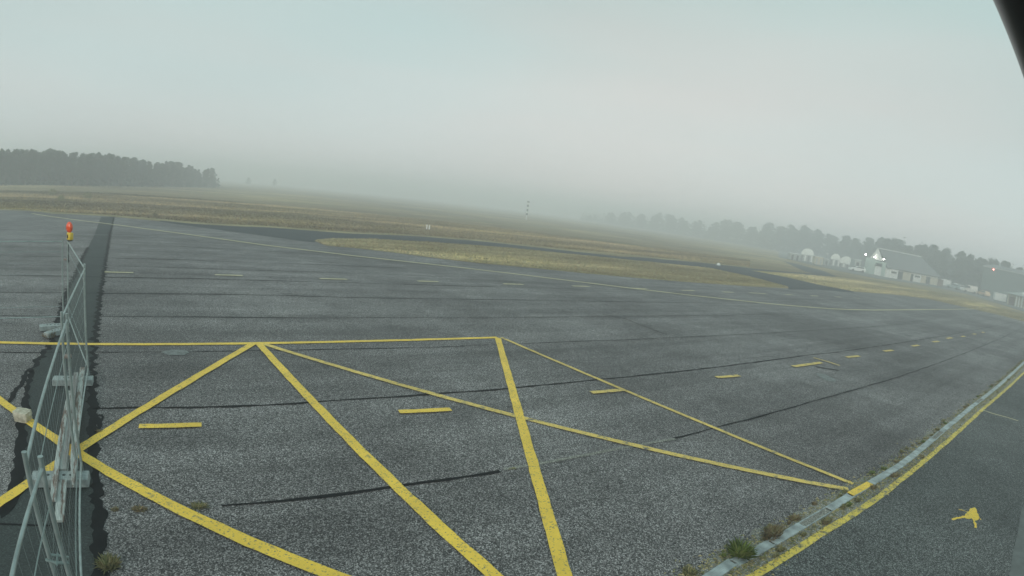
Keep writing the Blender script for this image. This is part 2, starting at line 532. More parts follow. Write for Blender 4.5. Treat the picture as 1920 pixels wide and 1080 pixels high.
def line(name, pts, w, z, m, wob=0.0, step=None, seed=3, wvar=0.0, world=False, kind='structure'):
    P = [Vector((p[0], p[1])) if world else at(*p).to_2d() for p in pts]
    L, R = ribbon_pts(P, w, wob, step, seed, wvar)
    mb = MB()
    n = len(L)
    mb.add([(p.x, p.y, z) for p in L]+[(p.x, p.y, z) for p in R], [(i, i+n, i+n+1, i+1) for i in range(n-1)])
    o = mb.build(name, m)
    if kind: o['kind'] = kind
    return o

def fitline(pts):
    """straight ground line through noisy pixel points: returns a point function of the end pixels"""
    G_ = np.array([at(*p).to_2d()[:] for p in pts])
    c = G_.mean(0); u, s, vt = np.linalg.svd(G_-c); d = vt[0]
    t0, t1 = sorted([float((G_[0]-c)@d), float((G_[-1]-c)@d)])
    a, b = c+d*t0, c+d*t1
    if np.linalg.norm(a-G_[0]) > np.linalg.norm(b-G_[0]): a, b = b, a
    return Vector(a), Vector(b)

# base field: one big sheet, finer near the camera so that gentle swells can show
bm = bmesh.new()
rings = [0, 8, 20, 40, 70, 110, 170, 260, 400, 650, 1000, 1500]
prev = None
for ri, R_ in enumerate(rings):
    cur = [bm.verts.new((R_*math.cos(2*math.pi*k/64), R_*math.sin(2*math.pi*k/64), 0)) for k in range(64)] if R_ else [bm.verts.new((0, 0, 0))]
    if prev is not None:
        for k in range(64):
            if len(prev) == 1: bm.faces.new((prev[0], cur[k], cur[(k+1) % 64]))
            else: bm.faces.new((prev[k], cur[k], cur[(k+1) % 64], prev[(k+1) % 64]))
    prev = cur
me = bpy.data.meshes.new('ground'); bm.to_mesh(me); bm.free(); me.materials.append(M['grass'])
o = bpy.data.objects.new('ground', me); C.objects.link(o); o['kind'] = 'structure'

# apron outline from the left, along the grass, to the right; then behind the camera
edge = [(-60, 392), (0, 394), (60, 396), (110, 400), (160, 403), (215, 407), (300, 415), (400, 428), (500, 441), (590, 452), (612, 461), (665, 465.5), (734, 473.5), (837, 487), (900, 494),
        (1000, 503), (1100, 513), (1200, 522), (1300, 530), (1400, 537), (1478, 541), (1530, 537), (1600, 547), (1677, 553), (1740, 561), (1810, 576.5), (1877, 592), (1920, 603)]
E_ = [at(*p) for p in edge]
ap = [(p.x, p.y) for p in E_]+[(70, 38), (60, -12), (-40, -40), (-70, 5), (ap0 := (E_[0].x-25, E_[0].y))[0:2]]
ap = [(p.x, p.y) for p in E_]+[(75, 40), (60, -14), (-40, -40), (-75, 0)]
sheet('apron', ap, 0.004, M['apron'], world=True)

# taxiway band behind the grass island, and its branches
sheet('taxiway', [(300, 413.5), (400, 422), (500, 426.5), (640, 437), (720, 440), (800, 444.5), (900, 452.5), (1000, 463.5), (1100, 474), (1160, 481), (1200, 482.5), (1300, 491.5), (1345, 495.5),
                  (1406, 503), (1469, 508.5), (1566, 517), (1566, 519.5), (1469, 511.5), (1409, 507), (1475, 519.5), (1531, 531), (1600, 544), (1600, 549), (1530, 543), (1478, 543), (1478, 537.5), (1406, 518), (1331, 502.5),
                  (1300, 499), (1200, 489), (1100, 479), (1000, 469), (900, 460), (800, 453.5), (700, 448), (620, 447), (590, 451), (590, 455), (400, 430), (300, 416)], 0.008, M['taxi'])
sheet('taxiway', [(1468, 489.5), (1500, 496.5), (1540, 507), (1567, 517), (1535, 515.5), (1508, 508.5), (1485, 498)], 0.008, M['taxi'])
# mown straw edges
sheet('verge', [(589, 451.5), (600, 448.5), (620, 447.2), (700, 448.4), (800, 453.8), (900, 460.4), (1000, 469.4), (1100, 479.4), (1200, 489.4), (1300, 499.4), (1331, 503), (1406, 518.5), (1477, 537.5), (1460, 537), (1400, 536.6), (1300, 529.6),
                 (1200, 521.6), (1100, 512.6), (1000, 502.6), (900, 493.6), (837, 486.6), (734, 473), (665, 465), (612, 460.5)], 0.012, M['verge'], jag=0.12, js=0.7)
sheet('verge', [(1409, 507.4), (1469, 512), (1566, 520), (1640, 527), (1715, 540), (1815, 560), (1875, 577), (1940, 596), (1940, 608), (1920, 602.5), (1877, 591.6), (1810, 576.2), (1740, 560.6), (1677, 552.6), (1600, 546.6), (1531, 533.5), (1475, 520)], 0.012, M['verge'], jag=0.15, js=1.2)
line('verge', [(0, 393), (60, 395), (110, 399.5), (160, 402), (215, 405.5), (300, 412.5), (400, 421), (500, 425.3), (640, 435.8), (720, 439), (800, 443.3), (900, 451.5), (1000, 462.5), (1100, 473), (1200, 481.3), (1300, 490.3), (1406, 501.8)], 1.3, 0.013, M['verge'], wob=0.3, step=1.5, wvar=0.3)
# paving in front of the hangars
sheet('frontage_paving', [(1460, 483), (1500, 491), (1580, 509.5), (1640, 521.5), (1715, 531.5), (1815, 551.5), (1875, 569.5), (1920, 584.5), (1990, 606), (1990, 585), (1920, 560), (1830, 530), (1740, 515), (1600, 490), (1500, 473), (1460, 466.5)], 0.016, M['front'])
line('road_edge', [(1460, 482.5), (1500, 491.3), (1580, 509.8), (1640, 521.8), (1715, 531.8), (1815, 551.8), (1875, 569.8), (1920, 584.8)], 0.9, 0.02, M['taxi'])
line('track', [(1560, 512), (1640, 526), (1740, 546), (1800, 556), (1875, 574.5), (1940, 594)], 0.7, 0.02, M['taxi'], wob=0.2, step=3)
# far runway edge
line('runway', [(330, 346), (385, 351), (500, 358), (700, 380), (900, 411), (955, 417), (1031, 427), (1120, 439), (1200, 451)], 0.9, 0.006, M['runway'])

# newer asphalt strip with its irregular borders
right = [(213.5, 407), (211, 420), (205.5, 442), (203, 460), (200, 478), (197, 497), (193.5, 520), (190, 540), (186, 565), (184, 590), (181, 617), (177.5, 642), (174.5, 677), (174, 707), (174, 766), (175, 795), (175, 844), (178, 873), (183, 924), (186, 973), (187, 1018), (186, 1090)]
left = [(190, 407), (185, 419), (178, 439), (165, 464), (155, 483), (142, 514), (127, 543), (120, 561), (108, 600), (94, 647), (68, 682), (58, 700), (50, 732), (44, 770), (36, 803), (33, 840), (28, 869), (24, 913), (-6, 962), (-60, 1000), (-60, 1090)]
sheet('asphalt_strip', right+left[::-1], 0.008, M['strip'], jag=0.03, js=0.12, seed=5)
def edgeline(pts, w, seed, wv=0.5, wob=0.05, z=0.012):
    return line('joint', pts, w, z, M['tar'], wob=wob, step=0.07, seed=seed, wvar=wv)
edgeline(right[:14], 0.13, 1, 0.6, 0.07)
edgeline(right[13:], 0.15, 2, 0.4, 0.035)
edgeline(left[3:12], 0.13, 3, 0.6, 0.07)
sheet('joint', [(56, 690), (46, 735), (40, 768), (30, 792), (34, 815), (28, 850), (20, 912), (-6, 958), (6, 975), (36, 935), (47, 905), (52, 862), (50, 800), (56, 768), (54, 738), (64, 700)], 0.012, M['tar'], jag=0.035, js=0.10, seed=9)
line('joint', [(55, 692), (45, 710), (38, 726), (26, 738), (14, 757)], 0.09, 0.013, M['tar'], wob=0.04, step=0.1, wvar=0.4)
line('joint', [(178, 781), (190, 780), (196, 783), (188, 793), (184, 806), (178, 811)], 0.06, 0.013, M['tar'], wob=0.03, step=0.08, wvar=0.5)

# paving joints: straight on the ground, slightly wandering
JN = dict(
 J0=([(-20, 661.5), (0, 661.3), (180, 660.8), (285, 660.7), (360, 659.5), (480, 658.5), (600, 656), (700, 654), (800, 652), (900, 648), (1080, 640.5), (1180, 637.7), (1240, 634), (1340, 630), (1440, 624.5), (1540, 619.), (1640, 612.5), (1740, 605), (1840, 597)], 0.035),
 J1=([(178, 767), (190, 767), (265, 764.4), (360, 765), (460, 762), (560, 756.8), (600, 753.7), (700, 747.5), (800, 740.5), (850, 737), (950, 729.5), (1040, 720.5), (1140, 710.7), (1240, 700.7), (1340, 689.5), (1440, 676.6), (1520, 665.5), (1560, 662), (1680, 644.5), (1800, 624.5), (1880, 608), (1915, 600)], 0.062),
 J2=([(415, 949), (485, 945), (560, 936.2), (640, 927.5), (700, 919.5), (800, 905.5), (937, 884.5)], 0.055),
 J2b=([(1265, 823), (1330, 805), (1400, 788), (1480, 766), (1520, 754), (1560, 743), (1600, 732), (1680, 708.7), (1800, 666), (1880, 633), (1918, 614)], 0.045),
 A=([(-20, 549), (120, 549.5), (200, 550.7), (360, 551.8), (460, 553.2), (560, 555.5), (640, 557.5), (800, 560.5), (1000, 563.2), (1160, 566), (1290, 568), (1420, 569)], 0.06),
 B=([(-20, 592.5), (105, 593), (240, 594), (360, 595), (500, 596), (600, 596.5), (800, 596.5), (980, 595.7), (1160, 593.5), (1320, 592), (1440, 590), (1560, 589), (1640, 589)], 0.045),
 Cc=([(-20, 517), (130, 518.3), (195, 520), (360, 522.8), (500, 526.5), (600, 529), (800, 534.6), (1000, 540), (1100, 543)], 0.07),
 Dd=([(-20, 480), (119, 482), (200, 484), (360, 488), (500, 493), (640, 498), (760, 503)], 0.06),
 Ee=([(-20, 497), (120, 498.3), (200, 499.), (300, 501.5), (420, 505), (560, 509.5), (700, 514), (900, 522)], 0.05),
 Ff=([(200, 457), (330, 462), (480, 470), (640, 480), (760, 490)], 0.05),
)
for i, (k, (pts, w)) in enumerate(JN.items()):
    near = k in ('J1', 'J2', 'J2b', 'J0')
    line('joint', pts, w*(0.92 if near else 0.95), 0.012, M['tar'], wob=0.014 if near else 0.03, step=0.25 if near else 0.8, seed=20+i, wvar=0.55)
line('joint', [(-20, 437), (100, 439), (200, 441), (370, 447), (460, 452)], 0.10, 0.012, M['pale_scuff'])
line('joint', [(945, 882), (1040, 864), (1140, 846), (1265, 823)], 0.07, 0.012, M['gravel'], wob=0.02, step=0.3)
line('joint', [(1130, 590), (1170, 597), (1220, 617), (1250, 628)], 0.04, 0.012, M['tar'], wob=0.03, step=0.4)
line('joint', [(0, 985), (60, 985), (95, 987)], 0.03, 0.014, M['tar'], wob=0.02, step=0.2)

# painted lines
def pl(name, a, b, w, m=None, z=0.018, world=True):
    return line(name, [a, b], w, z, m or M['yellow'], world=True, wob=0.006, step=0.15, wvar=0.05, seed=int(abs(a[0]*100)) % 97)
def two(pts): return fitline(pts)
a, b = two([(0, 645.7), (165, 646.2), (360, 645.2), (480, 643.7), (600, 641.2), (700, 639.2), (800, 637.5), (900, 635.7), (935, 634.8)])
d = (b-a).normalized(); pl('painted_line', a-d*2.0, b, 0.16)
def straight(pts, e0, e1, w, z, m):
    a, b_ = two(pts); d = (b_-a).normalized()
    pa = at(*e0).to_2d(); pb = at(*e1).to_2d()
    pa = a+d*(pa-a).dot(d); pb = a+d*(pb-a).dot(d)
    return line('painted_line', [pa, pb], w, z, m, world=True, wob=0.006, step=0.15, wvar=0.05, seed=int(w*1000+z*1e4))
straight([(488, 646), (505, 651), (600, 677), (700, 706.), (800, 736.), (850, 750.), (950, 776.7), (1040, 800.5), (1140, 824.5), (1240, 849.5), (1340, 870.7), (1440, 891.2), (1520, 908.2), (1590, 919)], (490, 648), (1590, 919), 0.14, 0.021, M['yellow_worn'])
straight([(936, 634), (1000, 659.5), (1040, 678), (1080, 695.), (1140, 717), (1180, 734), (1240, 760), (1340, 805), (1440, 845.5), (1500, 869), (1520, 877.5), (1594, 910)], (936, 634), (1596, 912), 0.11, 0.020, M['yellow_worn'])
straight([(934, 636), (936, 645), (972.5, 782), (984, 812), (1058, 1080)], (934, 635), (1058, 1095), 0.165, 0.022, M['yellow'])
straight([(489, 648), (498, 660), (583, 755), (926, 1080)], (488, 647), (940, 1095), 0.165, 0.023, M['yellow'])
straight([(0, 753), (30, 773), (60, 796), (165, 863), (260, 916), (360, 968), (460, 1017), (560, 1057.5), (620, 1080)], (-25, 735), (660, 1095), 0.165, 0.024, M['yellow'])
straight([(0, 943), (45, 917), (160, 840), (210, 805), (310, 741), (410, 684), (460, 654), (478, 645)], (-30, 963), (478, 645), 0.165, 0.025, M['yellow'])
# dashes, evenly spaced 4.15 m apart along the joints
for pts, m, w in (
    ([(260.7, 802), (378, 799)], 'yellow', .15), ([(748, 774.5), (845, 769.8)], 'yellow', .15), ([(1108, 738), (1172, 732.5)], 'yellow_worn', .15), ([(1343, 709), (1386, 705.8)], 'yellow_worn', .15),
    ([(1487, 688.5), (1540, 681)], 'yellow_worn', .17), ([(1587, 671), (1611, 668.5)], 'yellow_worn', .17), ([(1657.5, 659.4), (1674, 657.6)], 'yellow_worn', .18), ([(1710, 649.8), (1722.5, 648.2)], 'yellow_worn', .18),
    ([(1748.7, 642), (1760, 640.7)], 'yellow_worn', .2), ([(1775, 635.4), (1785, 634)], 'yellow_worn', .2), ([(1802.5, 632), (1809, 631)], 'yellow_worn', .2), ([(1824, 627.3), (1829, 626.6)], 'yellow_worn', .2), ([(1841, 624), (1845, 623.3)], 'yellow_worn', .2),
    ([(196, 511.2), (250, 512.4)], 'pale_line', .16), ([(403, 516.4), (455, 517.8)], 'pale_line', .16), ([(599, 523.4), (651, 524.8)], 'pale_line', .17), ([(783, 528), (822, 529)], 'pale_line', .2), ([(944, 533.2), (981, 534.2)], 'pale_line', .2),
    ([(1073, 537), (1105, 538)], 'pale_line', .2), ([(1183, 541.2), (1212, 542.2)], 'pale_line', .2), ([(1278, 545), (1302, 545.9)], 'pale_line', .2), ([(1355, 548), (1375, 548.8)], 'pale_line', .2), ([(1405, 549.5), (1436, 551.5)], 'pale_line', .2), ([(1472, 552.8), (1487, 553.5)], 'pale_line', .2), ([(1520, 555), (1534, 555.6)], 'pale_line', .2), ([(1565, 557), (1577, 557.8)], 'pale_line', .2), ([(1600, 558.5), (1612, 560.5)], 'pale_line', .2)):
    line('painted_dash', pts, w, 0.028, M[m], wob=0.006, step=0.12, wvar=0.06)
line('painted_line', [(1525, 672), (1550, 679), (1574, 686.8)], 0.10, 0.030, M['yellow_worn'])
line('painted_line', [(1528, 688), (1550, 692), (1572, 695)], 0.10, 0.014, M['tar'], wvar=0.3, step=0.2)
sheet('scuff', [(1528, 700), (1545, 702), (1569, 714), (1567, 717), (1548, 714)], 0.014, M['pale_scuff'], jag=0.04)
sheet('scuff', [(300, 661), (318, 657.5), (345, 657), (356, 662), (345, 667), (318, 667)], 0.014, M['pale_scuff'], jag=0.03)
# long pale taxi line bending at the right
line('painted_line', [(60, 401), (87, 405.5), (150, 414), (212, 421.5), (295, 432.5), (412, 448.5), (497, 460.5), (635, 477), (668, 481), (868, 503), (1000, 518.6), (1100, 531), (1200, 543.3), (1300, 555), (1400, 565.7), (1440, 570), (1500, 575.3), (1560, 579.8), (1600, 581.3), (1640, 582), (1740, 581), (1835, 579.5)], 0.24, 0.030, M['pale_line'])
line('painted_line', [(1872, 593), (1900, 599.5), (1915, 604)], 0.15, 0.03, M['pale_line'])

# right-hand bay: darker asphalt beyond the drain, crumbling edging, yellow edge line
dr = [(1300, 1106), (1355, 1069), (1445, 1021), (1500, 989), (1545, 962.5), (1608, 922), (1637, 905), (1683, 877), (1705, 861), (1772, 805), (1822, 764), (1875, 722), (1915, 685), (1960, 640)]
DL = fitline(dr[1:-1])
yl = [(1395, 1092), (1417, 1080), (1480, 1040), (1548, 996.4), (1600, 965), (1643.8, 936), (1690, 900), (1732, 866), (1765, 838), (1800, 807), (1840, 770), (1890, 727.5), (1919, 700), (1965, 655)]
YL = [at(*p).to_2d() for p in yl]
L_, R_ = ribbon_pts(YL, 0.02)
bay = [(p.x, p.y) for p in YL]+[(60, 8), (50, -20), (-10, -20), (YL[0].x-6, YL[0].y-6)]
sheet('bay', bay, 0.008, M['bay'], world=True)
line('gravel_edging', [(p[0]+7, p[1]-1) for p in dr], 0.50, 0.011, M['gravel'], wob=0.10, step=0.2, wvar=0.22, seed=4)
line('painted_line', yl, 0.115, 0.016, M['edge_yellow'], wob=0.008, step=0.2, wvar=0.10, seed=6)
line('painted_line', [(1838, 768), (1860, 776), (1890, 784), (1909, 790)], 0.07, 0.017, M['pale_line'])
sheet('pale_corner', [(1930, 930), (1915, 955), (1908, 1000), (1898, 1040), (1890, 1095), (1990, 1095), (1990, 930)], 0.012, M['corner_sheet'])  # slightly paler sheet laid over the outer corner of the bay
# yellow paint splash with drips
sp = at(1823, 966)
def splash():
    r = random.Random(2); mb = MB(); P = []
    for k in range(40):
        a = 2*math.pi*k/40
        rr = 0.135+0.03*math.sin(3*a+1)+r.uniform(-0.012, 0.012)
        vx, vy = sp.x/sp.to_2d().length, sp.y/sp.to_2d().length
        e, f = 2.0*rr*math.cos(a), 0.92*rr*math.sin(a)
        P.append((sp.x+e*vx-f*vy, sp.y+e*vy+f*vx))
    return P
sheet('paint_splash', splash(), 0.014, M['splash'], world=True)
for (p, q, w) in (((1815, 968), (1784, 975), .045), ((1816, 962), (1797, 956), .02), ((1825, 975), (1829, 991), .04), ((1832, 968), (1839, 976), .02)):
    line('paint_splash', [p, ((p[0]+q[0])/2+1, (p[1]+q[1])/2), q], w, 0.013, M['splash'], wob=0.01, step=0.03, wvar=0.5)
# ------------------------------------------------------------------ drainage channel
gA, gB = at(*dr[0]).to_2d(), at(*dr[-1]).to_2d()
DP = [at(*p).to_2d() for p in dr]
def along(P, s):
    for a, b in zip(P[:-1], P[1:]):
        l = (b-a).length
        if s <= l: return a.lerp(b, s/l), (b-a)/l
        s -= l
    return P[-1]+(P[-1]-P[-2]).normalized()*s, (P[-1]-P[-2]).normalized()
p0, d0 = along(DP, 0)
drain = thing('drain_channel', 'long grey slotted drain channel running between the apron and the dark bay', 'drain', (p0.x, p0.y, 0))
pm = at(1610, 921).to_2d()
s = 0.0; k = 0
mb = MB()
total = sum((b-a).length for a, b in zip(DP[:-1], DP[1:]))+6
while s < total-0.8:
    p, d = along(DP, s+0.4)
    ang = math.atan2(d.y, d.x)
    Mx = Matrix.Translation((p.x-p0.x, p.y-p0.y, 0)) @ Matrix.Rotation(ang, 4, 'Z')
    mb.box(-0.41, 0.41, -0.070, -0.056, 0.002, 0.030, Mx, 0)
    mb.box(-0.41, 0.41, 0.056, 0.070, 0.002, 0.030, Mx, 0)
    mb.box(-0.41, 0.41, -0.055, 0.055, 0.002, 0.016, Mx, 1)
    near = (p-pm).length < 0.42
    if rnd.random() > 0.08 or near:
        g = MB()
        tilt = rnd.uniform(-0.012, 0.012)
        Mg = Matrix.Translation((p.x-p0.x, p.y-p0.y, 0.0)) @ Matrix.Rotation(ang+tilt, 4, 'Z')
        z1 = 0.032
        if near:
            g.box(-0.38, 0.38, -0.066, 0.066, 0.032, z1+0.006, Mg)
        else:
            g.box(-0.39, 0.39, -0.054, -0.042, 0.018, z1, Mg)
            g.box(-0.39, 0.39, 0.042, 0.054, 0.018, z1, Mg)
            nsl = 26 if s < 12 else 10
            for j in range(nsl):
                x = -0.38+0.76*(j+0.5)/nsl; w = 0.30/nsl
                g.box(x-w, x+w, -0.0415, 0.0415, 0.018, z1-0.002, Mg)
        o = g.build('grate', M['yellow'] if near else M['grate'], drain)
        if near: o['label'] = 'yellow painted grate section'
    s += 0.8; k += 1
mb.build('channel_frame', [M['grate'], M['gravel']], drain)

# ------------------------------------------------------------------ site fence
def local(o, *objs): pass
def fence_panel(A, B, label, top=2.0, seed=1, group='mesh fence panels standing across the apron'):
    A, B = Vector(A), Vector(B)
    L = (B-A).length
    ang = math.atan2((B-A).y, (B-A).x)
    t = thing('mesh_barrier', label, 'fence panel', (A.x, A.y, 0.0), ang, group)
    r = random.Random(seed)
    for x in (0.03, L-0.03):
        p = MB(); p.tube([(x, 0, 0.05), (x, 0, top)], 0.0185, 10)
        p.tube([(x, 0, top), (x, 0, top+0.006)], 0.020, 10)
        p.build('post', M['galv'], t, True)
    for z in (0.17, top-0.07):
        p = MB(); p.tube([(0.05, 0, z), (L*0.5, 0, z-0.004), (L-0.05, 0, z)], 0.0135, 10)
        p.build('rail', M['galv'], t, True)
    w = MB()
    nx = int(L/0.15)
    for i in range(1, nx):
        x = L*i/nx+r.uniform(-0.004, 0.004)
        w.tube([(x, 0, 0.19), (x+r.uniform(-.006, .006), 0.004, 1.0), (x, 0, top-0.09)], 0.0010, 4)
    nz_ = 7
    for i in range(1, nz_):
        z = 0.17+(top-0.24)*i/nz_
        w.tube([(0.05, 0.003, z), (L-0.05, 0.003, z)], 0.0011, 4)
    for z in (top-0.30, 0.42):
        w.tube([(0.05, 0.006, z), (L*0.5, 0.012, z-0.008), (L-0.05, 0.006, z)], 0.0042, 6)
    w.build('wire_mesh', M['wire'], t)
    return t

def clamp(parent, world, ang):
    m = MB()
    m.box(-0.045, 0.045, -0.03, 0.03, -0.02, 0.02, Matrix.Rotation(ang, 4, 'Z'), bev=0.006)
    m.tube([(0, 0, 0), Matrix.Rotation(ang, 3, 'Z') @ Vector((0.0, 0.06, 0))], 0.009, 6)
    o = m.build('clamp', M['clampred'])
    Minv = (Matrix.Translation(parent.location) @ Matrix.Rotation(parent.rotation_euler.z, 4, 'Z')).inverted()
    o.parent = parent
    o.location = Minv @ Vector(world)
    o.rotation_euler = (0, 0, -parent.rotation_euler.z)
    return o

F0 = at(129, 607).to_2d()
F1 = at(166.5, 707).to_2d()
F2 = at(152, 887).to_2d()
def azpt(px, py, z):
    return at(px, py, z).to_2d()
F3 = azpt(45, 856, 1.99)
F3b = azpt(78, 856, 1.99)
d4 = (azpt(22, 1080, 1.93)-F3b).normalized()
F4 = F3b+d4*3.5
FL = at(0, 610.5).to_2d()
dL = (FL-F0).normalized()
off = Vector((0.07, 0.03))
P1 = fence_panel(F0, F1-(F1-F0).normalized()*0.03, 'mesh fence panel between the beacon post and the second post', 2.0, 1)
P2 = fence_panel(F1, F2-off*0.6, 'mesh fence panel whose low end stands over the tops of the weathered planks', 2.0, 2)
P3 = fence_panel(F2+off*0.4, F3, 'mesh fence panel alongside the weathered planks, sloping down to the twin posts', 2.0, 3)
P4 = fence_panel(F3b, F4, 'nearest mesh fence panel, cut off by the bottom left corner of the photo', 2.0, 4)
PL = fence_panel(F0+Vector((-0.09, -0.05)), F0+dL*3.5, 'mesh fence panel turning off to the left edge of the photo', 2.0, 5)
# coupler shapes sit between neighbouring posts
clamp(P2, (F2.x+0.01, F2.y, 1.50), 0.6)
clamp(P1, (F0.x-0.04, F0.y-0.03, 1.52), 0.6)
o = MB()
pa, pb = Vector((F3.x, F3.y, 1.27)), Vector((F3b.x, F3b.y, 1.25))
mid = (pa+pb)/2
un = (pb-pa).normalized(); pn = Vector((un.y, -un.x, 0))
o.tube([pa-un*0.02+pn*0.03, pa+un*0.03+pn*0.045, mid+pn*0.05, pb-un*0.03+pn*0.04, pb+un*0.02+pn*0.03], 0.012, 8)
o.tube([pa-un*0.02-pn*0.03, mid-pn*0.035, pb+un*0.02-pn*0.03], 0.010, 8)
o.tube([mid-pn*0.06, mid+pn*0.075], 0.008, 6)
cl = o.build('clamp', M['galv_dull'])
Minv = (Matrix.Translation(P4.location) @ Matrix.Rotation(P4.rotation_euler.z, 4, 'Z')).inverted()
for v in cl.data.vertices: v.co = Minv @ v.co
cl.parent = P4

def foot(a, b, label, w=0.225, h=0.14):
    """cast block; a and b are the ends of its top face"""
    a, b = Vector((a[0], a[1])), Vector((b[0], b[1]))
    c = (a+b)/2; L = (b-a).length
    t = thing('ballast_block', label, 'concrete foot', (c.x, c.y, 0.0), math.atan2((b-a).y, (b-a).x), 'cast feet under the fence panels')
    m = MB()
    m.box(-L/2, L/2, -w/2, w/2, 0.026, h, bev=0.009)
    for x in (-L*0.36, L*0.36):
        m.box(x-0.03, x+0.03, -w*0.30, w*0.30, h, h+0.006, bev=0.002)
    m.build('block', M['concrete'], t)
    for x in (-L*0.20, -L*0.08, L*0.08, L*0.20):
        hm = MB(); hm.lathe([(0.024, h-0.004), (0.024, h+0.003)], (x, 0.0, 0), 12)
        hm.build('hole', M['hole_shade'], t)  # dark disc on the uncut block, the shade inside a hole painted as colour
    return t
HF = 0.14
foot(at(74, 610, HF), at(124, 607, HF), 'flat grey cast foot lying level, the farthest, under the beacon post')
foot(at(86, 624, HF), at(126, 612, HF), 'slanting grey cast foot beside the dry tumbleweed', 0.18)
foot(at(99, 708, HF), at(174, 708, HF), 'grey cast foot under the upper ends of the planks')
foot(at(59, 890, HF), at(166, 890, HF), 'grey cast foot under the lower ends of the planks')

# beacon on the corner post
bp_ = at(139, 448, 2.02)
fb = Vector((F0.x, F0.y, 2.0))
tb = thing('warning_beacon', 'orange and yellow warning beacon on top of the corner fence post', 'beacon', (F0.x, F0.y, 1.9), math.radians(-13))
m = MB()
m.box(-0.085, 0.085, -0.055, 0.055, 0.08, 0.25, bev=0.02, mi=0)
m.box(-0.07, 0.07, -0.045, 0.045, 0.055, 0.082, bev=0.01, mi=1)
m.box(-0.05, 0.00, -0.060, -0.054, 0.12, 0.20, mi=1)
m.build('battery_case', [M['yellow_plastic'], M['black_plastic']], tb, True, (0.10, 0, 0.0))
m = MB()
prof = [(0.001, -0.062), (0.05, -0.058), (0.090, -0.046), (0.112, -0.030), (0.120, -0.014), (0.122, 0.014), (0.112, 0.030), (0.090, 0.046), (0.05, 0.058), (0.001, 0.062)]
m.lathe(prof, (0, 0, 0), 28, 0, Matrix.Rotation(math.pi/2, 4, 'X'))
le = m.build('lens', M['lens'], tb, True, (0.055, 0, 0.365))
m = MB(); m.lathe([(0.128, -0.008), (0.132, 0.0), (0.128, 0.008)], (0, 0, 0), 28, 0, Matrix.Rotation(math.pi/2, 4, 'X'))
m.build('lens_ring', mat('orange ring', (0.55, 0.08, 0.02), 0.4), le, True)
m = MB(); m.tube([(0.04, 0, -0.45), (0.04, 0, 0.09)], 0.014, 8); m.box(0.0, 0.06, -0.02, 0.02, -0.42, -0.38); m.build('bracket', M['black_plastic'], tb)

# weathered planks resting on the feet
def plank(a, b, w, th, z, label, m, seed=1, sag=0.0, pointed=False, roll=0.0):
    A, B = at(a[0], a[1], z), at(b[0], b[1], z)
    L = (B-A).length
    t = MB(); r = random.Random(seed)
    n = 14
    ring = []
    vs = []; fs = []
    for i in range(n+1):
        f = i/n; x = -L/2+L*f
        hw = w/2*(1+r.uniform(-0.05, 0.05))
        if pointed and f > 0.86: hw *= max(0.25, 1-(f-0.86)*5.2)
        dz = -sag*math.sin(math.pi*f)+r.uniform(-0.002, 0.002)
        x += (r.uniform(-.02, .02) if i in (0, n) else 0)
        ro = roll*(f-0.5)
        for (sy, sz) in ((-1, -1), (1, -1), (1, 1), (-1, 1)):
            vs.append((x, sy*hw, dz+sz*th/2+sy*hw*ro))
    for i in range(n):
        for k in range(4):
            fs.append((i*4+k, i*4+(k+1) % 4, (i+1)*4+(k+1) % 4, (i+1)*4+k))
    fs.append((3, 2, 1, 0)); fs.append(tuple(n*4+k for k in range(4)))
    t.add(vs, fs)
    o = t.build('plank', m)
    o.location = (A+B)/2
    o.rotation_euler = (0, 0, math.atan2((B-A).y, (B-A).x))
    tag(o, label, 'plank', 'weathered planks lying on the fence feet')
    bv = o.modifiers.new('bevel', 'BEVEL'); bv.width = 0.004; bv.segments = 1
    return o
plank((155, 690), (137, 912), 0.10, 0.035, 0.165, 'long pale peeling plank on the right, ending in a broken point', M['plank'], 1, 0.0, True)
plank((131, 735), (99, 940), 0.075, 0.035, 0.163, 'narrow peeling plank on the left, with dark rusty stretches', M['plank'], 2)
plank((139, 742), (118, 880), 0.105, 0.03, 0.150, 'broad grey brown board lying between the two peeling planks', M['plank_grey'], 3)
plank((124, 856), (111, 979), 0.11, 0.035, 0.120, 'short pale plank lowest down, its end square on the dark asphalt', M['plank'], 4)
plank((143, 700), (134, 770), 0.075, 0.05, 0.20, 'dark reddish plank end lying over the top of the others', M['plank_grey'], 5)

# stone
bm = bmesh.new(); bmesh.ops.create_cube(bm, size=1)
bmesh.ops.subdivide_edges(bm, edges=bm.edges[:], cuts=4, use_grid_fill=True)
for v in bm.verts:
    n = v.co.normalized()
    v.co = v.co.lerp(n*0.62, 0.28)
    v.co += Vector((nrs.normal(0, .022), nrs.normal(0, .022), nrs.normal(0, .022)))
    v.co.x *= 0.27; v.co.y *= 0.20; v.co.z *= 0.16
me = bpy.data.meshes.new('stone_block'); bm.to_mesh(me); bm.free(); me.materials.append(M['stone'])
o = bpy.data.objects.new('stone_block', me); C.objects.link(o)
pst = at(44, 789); o.location = (pst.x, pst.y, 0.085); o.rotation_euler = (0.05, 0.03, 0.25)
tag(o, 'cream rough stone block on the yellow line at the left of the planks', 'stone')

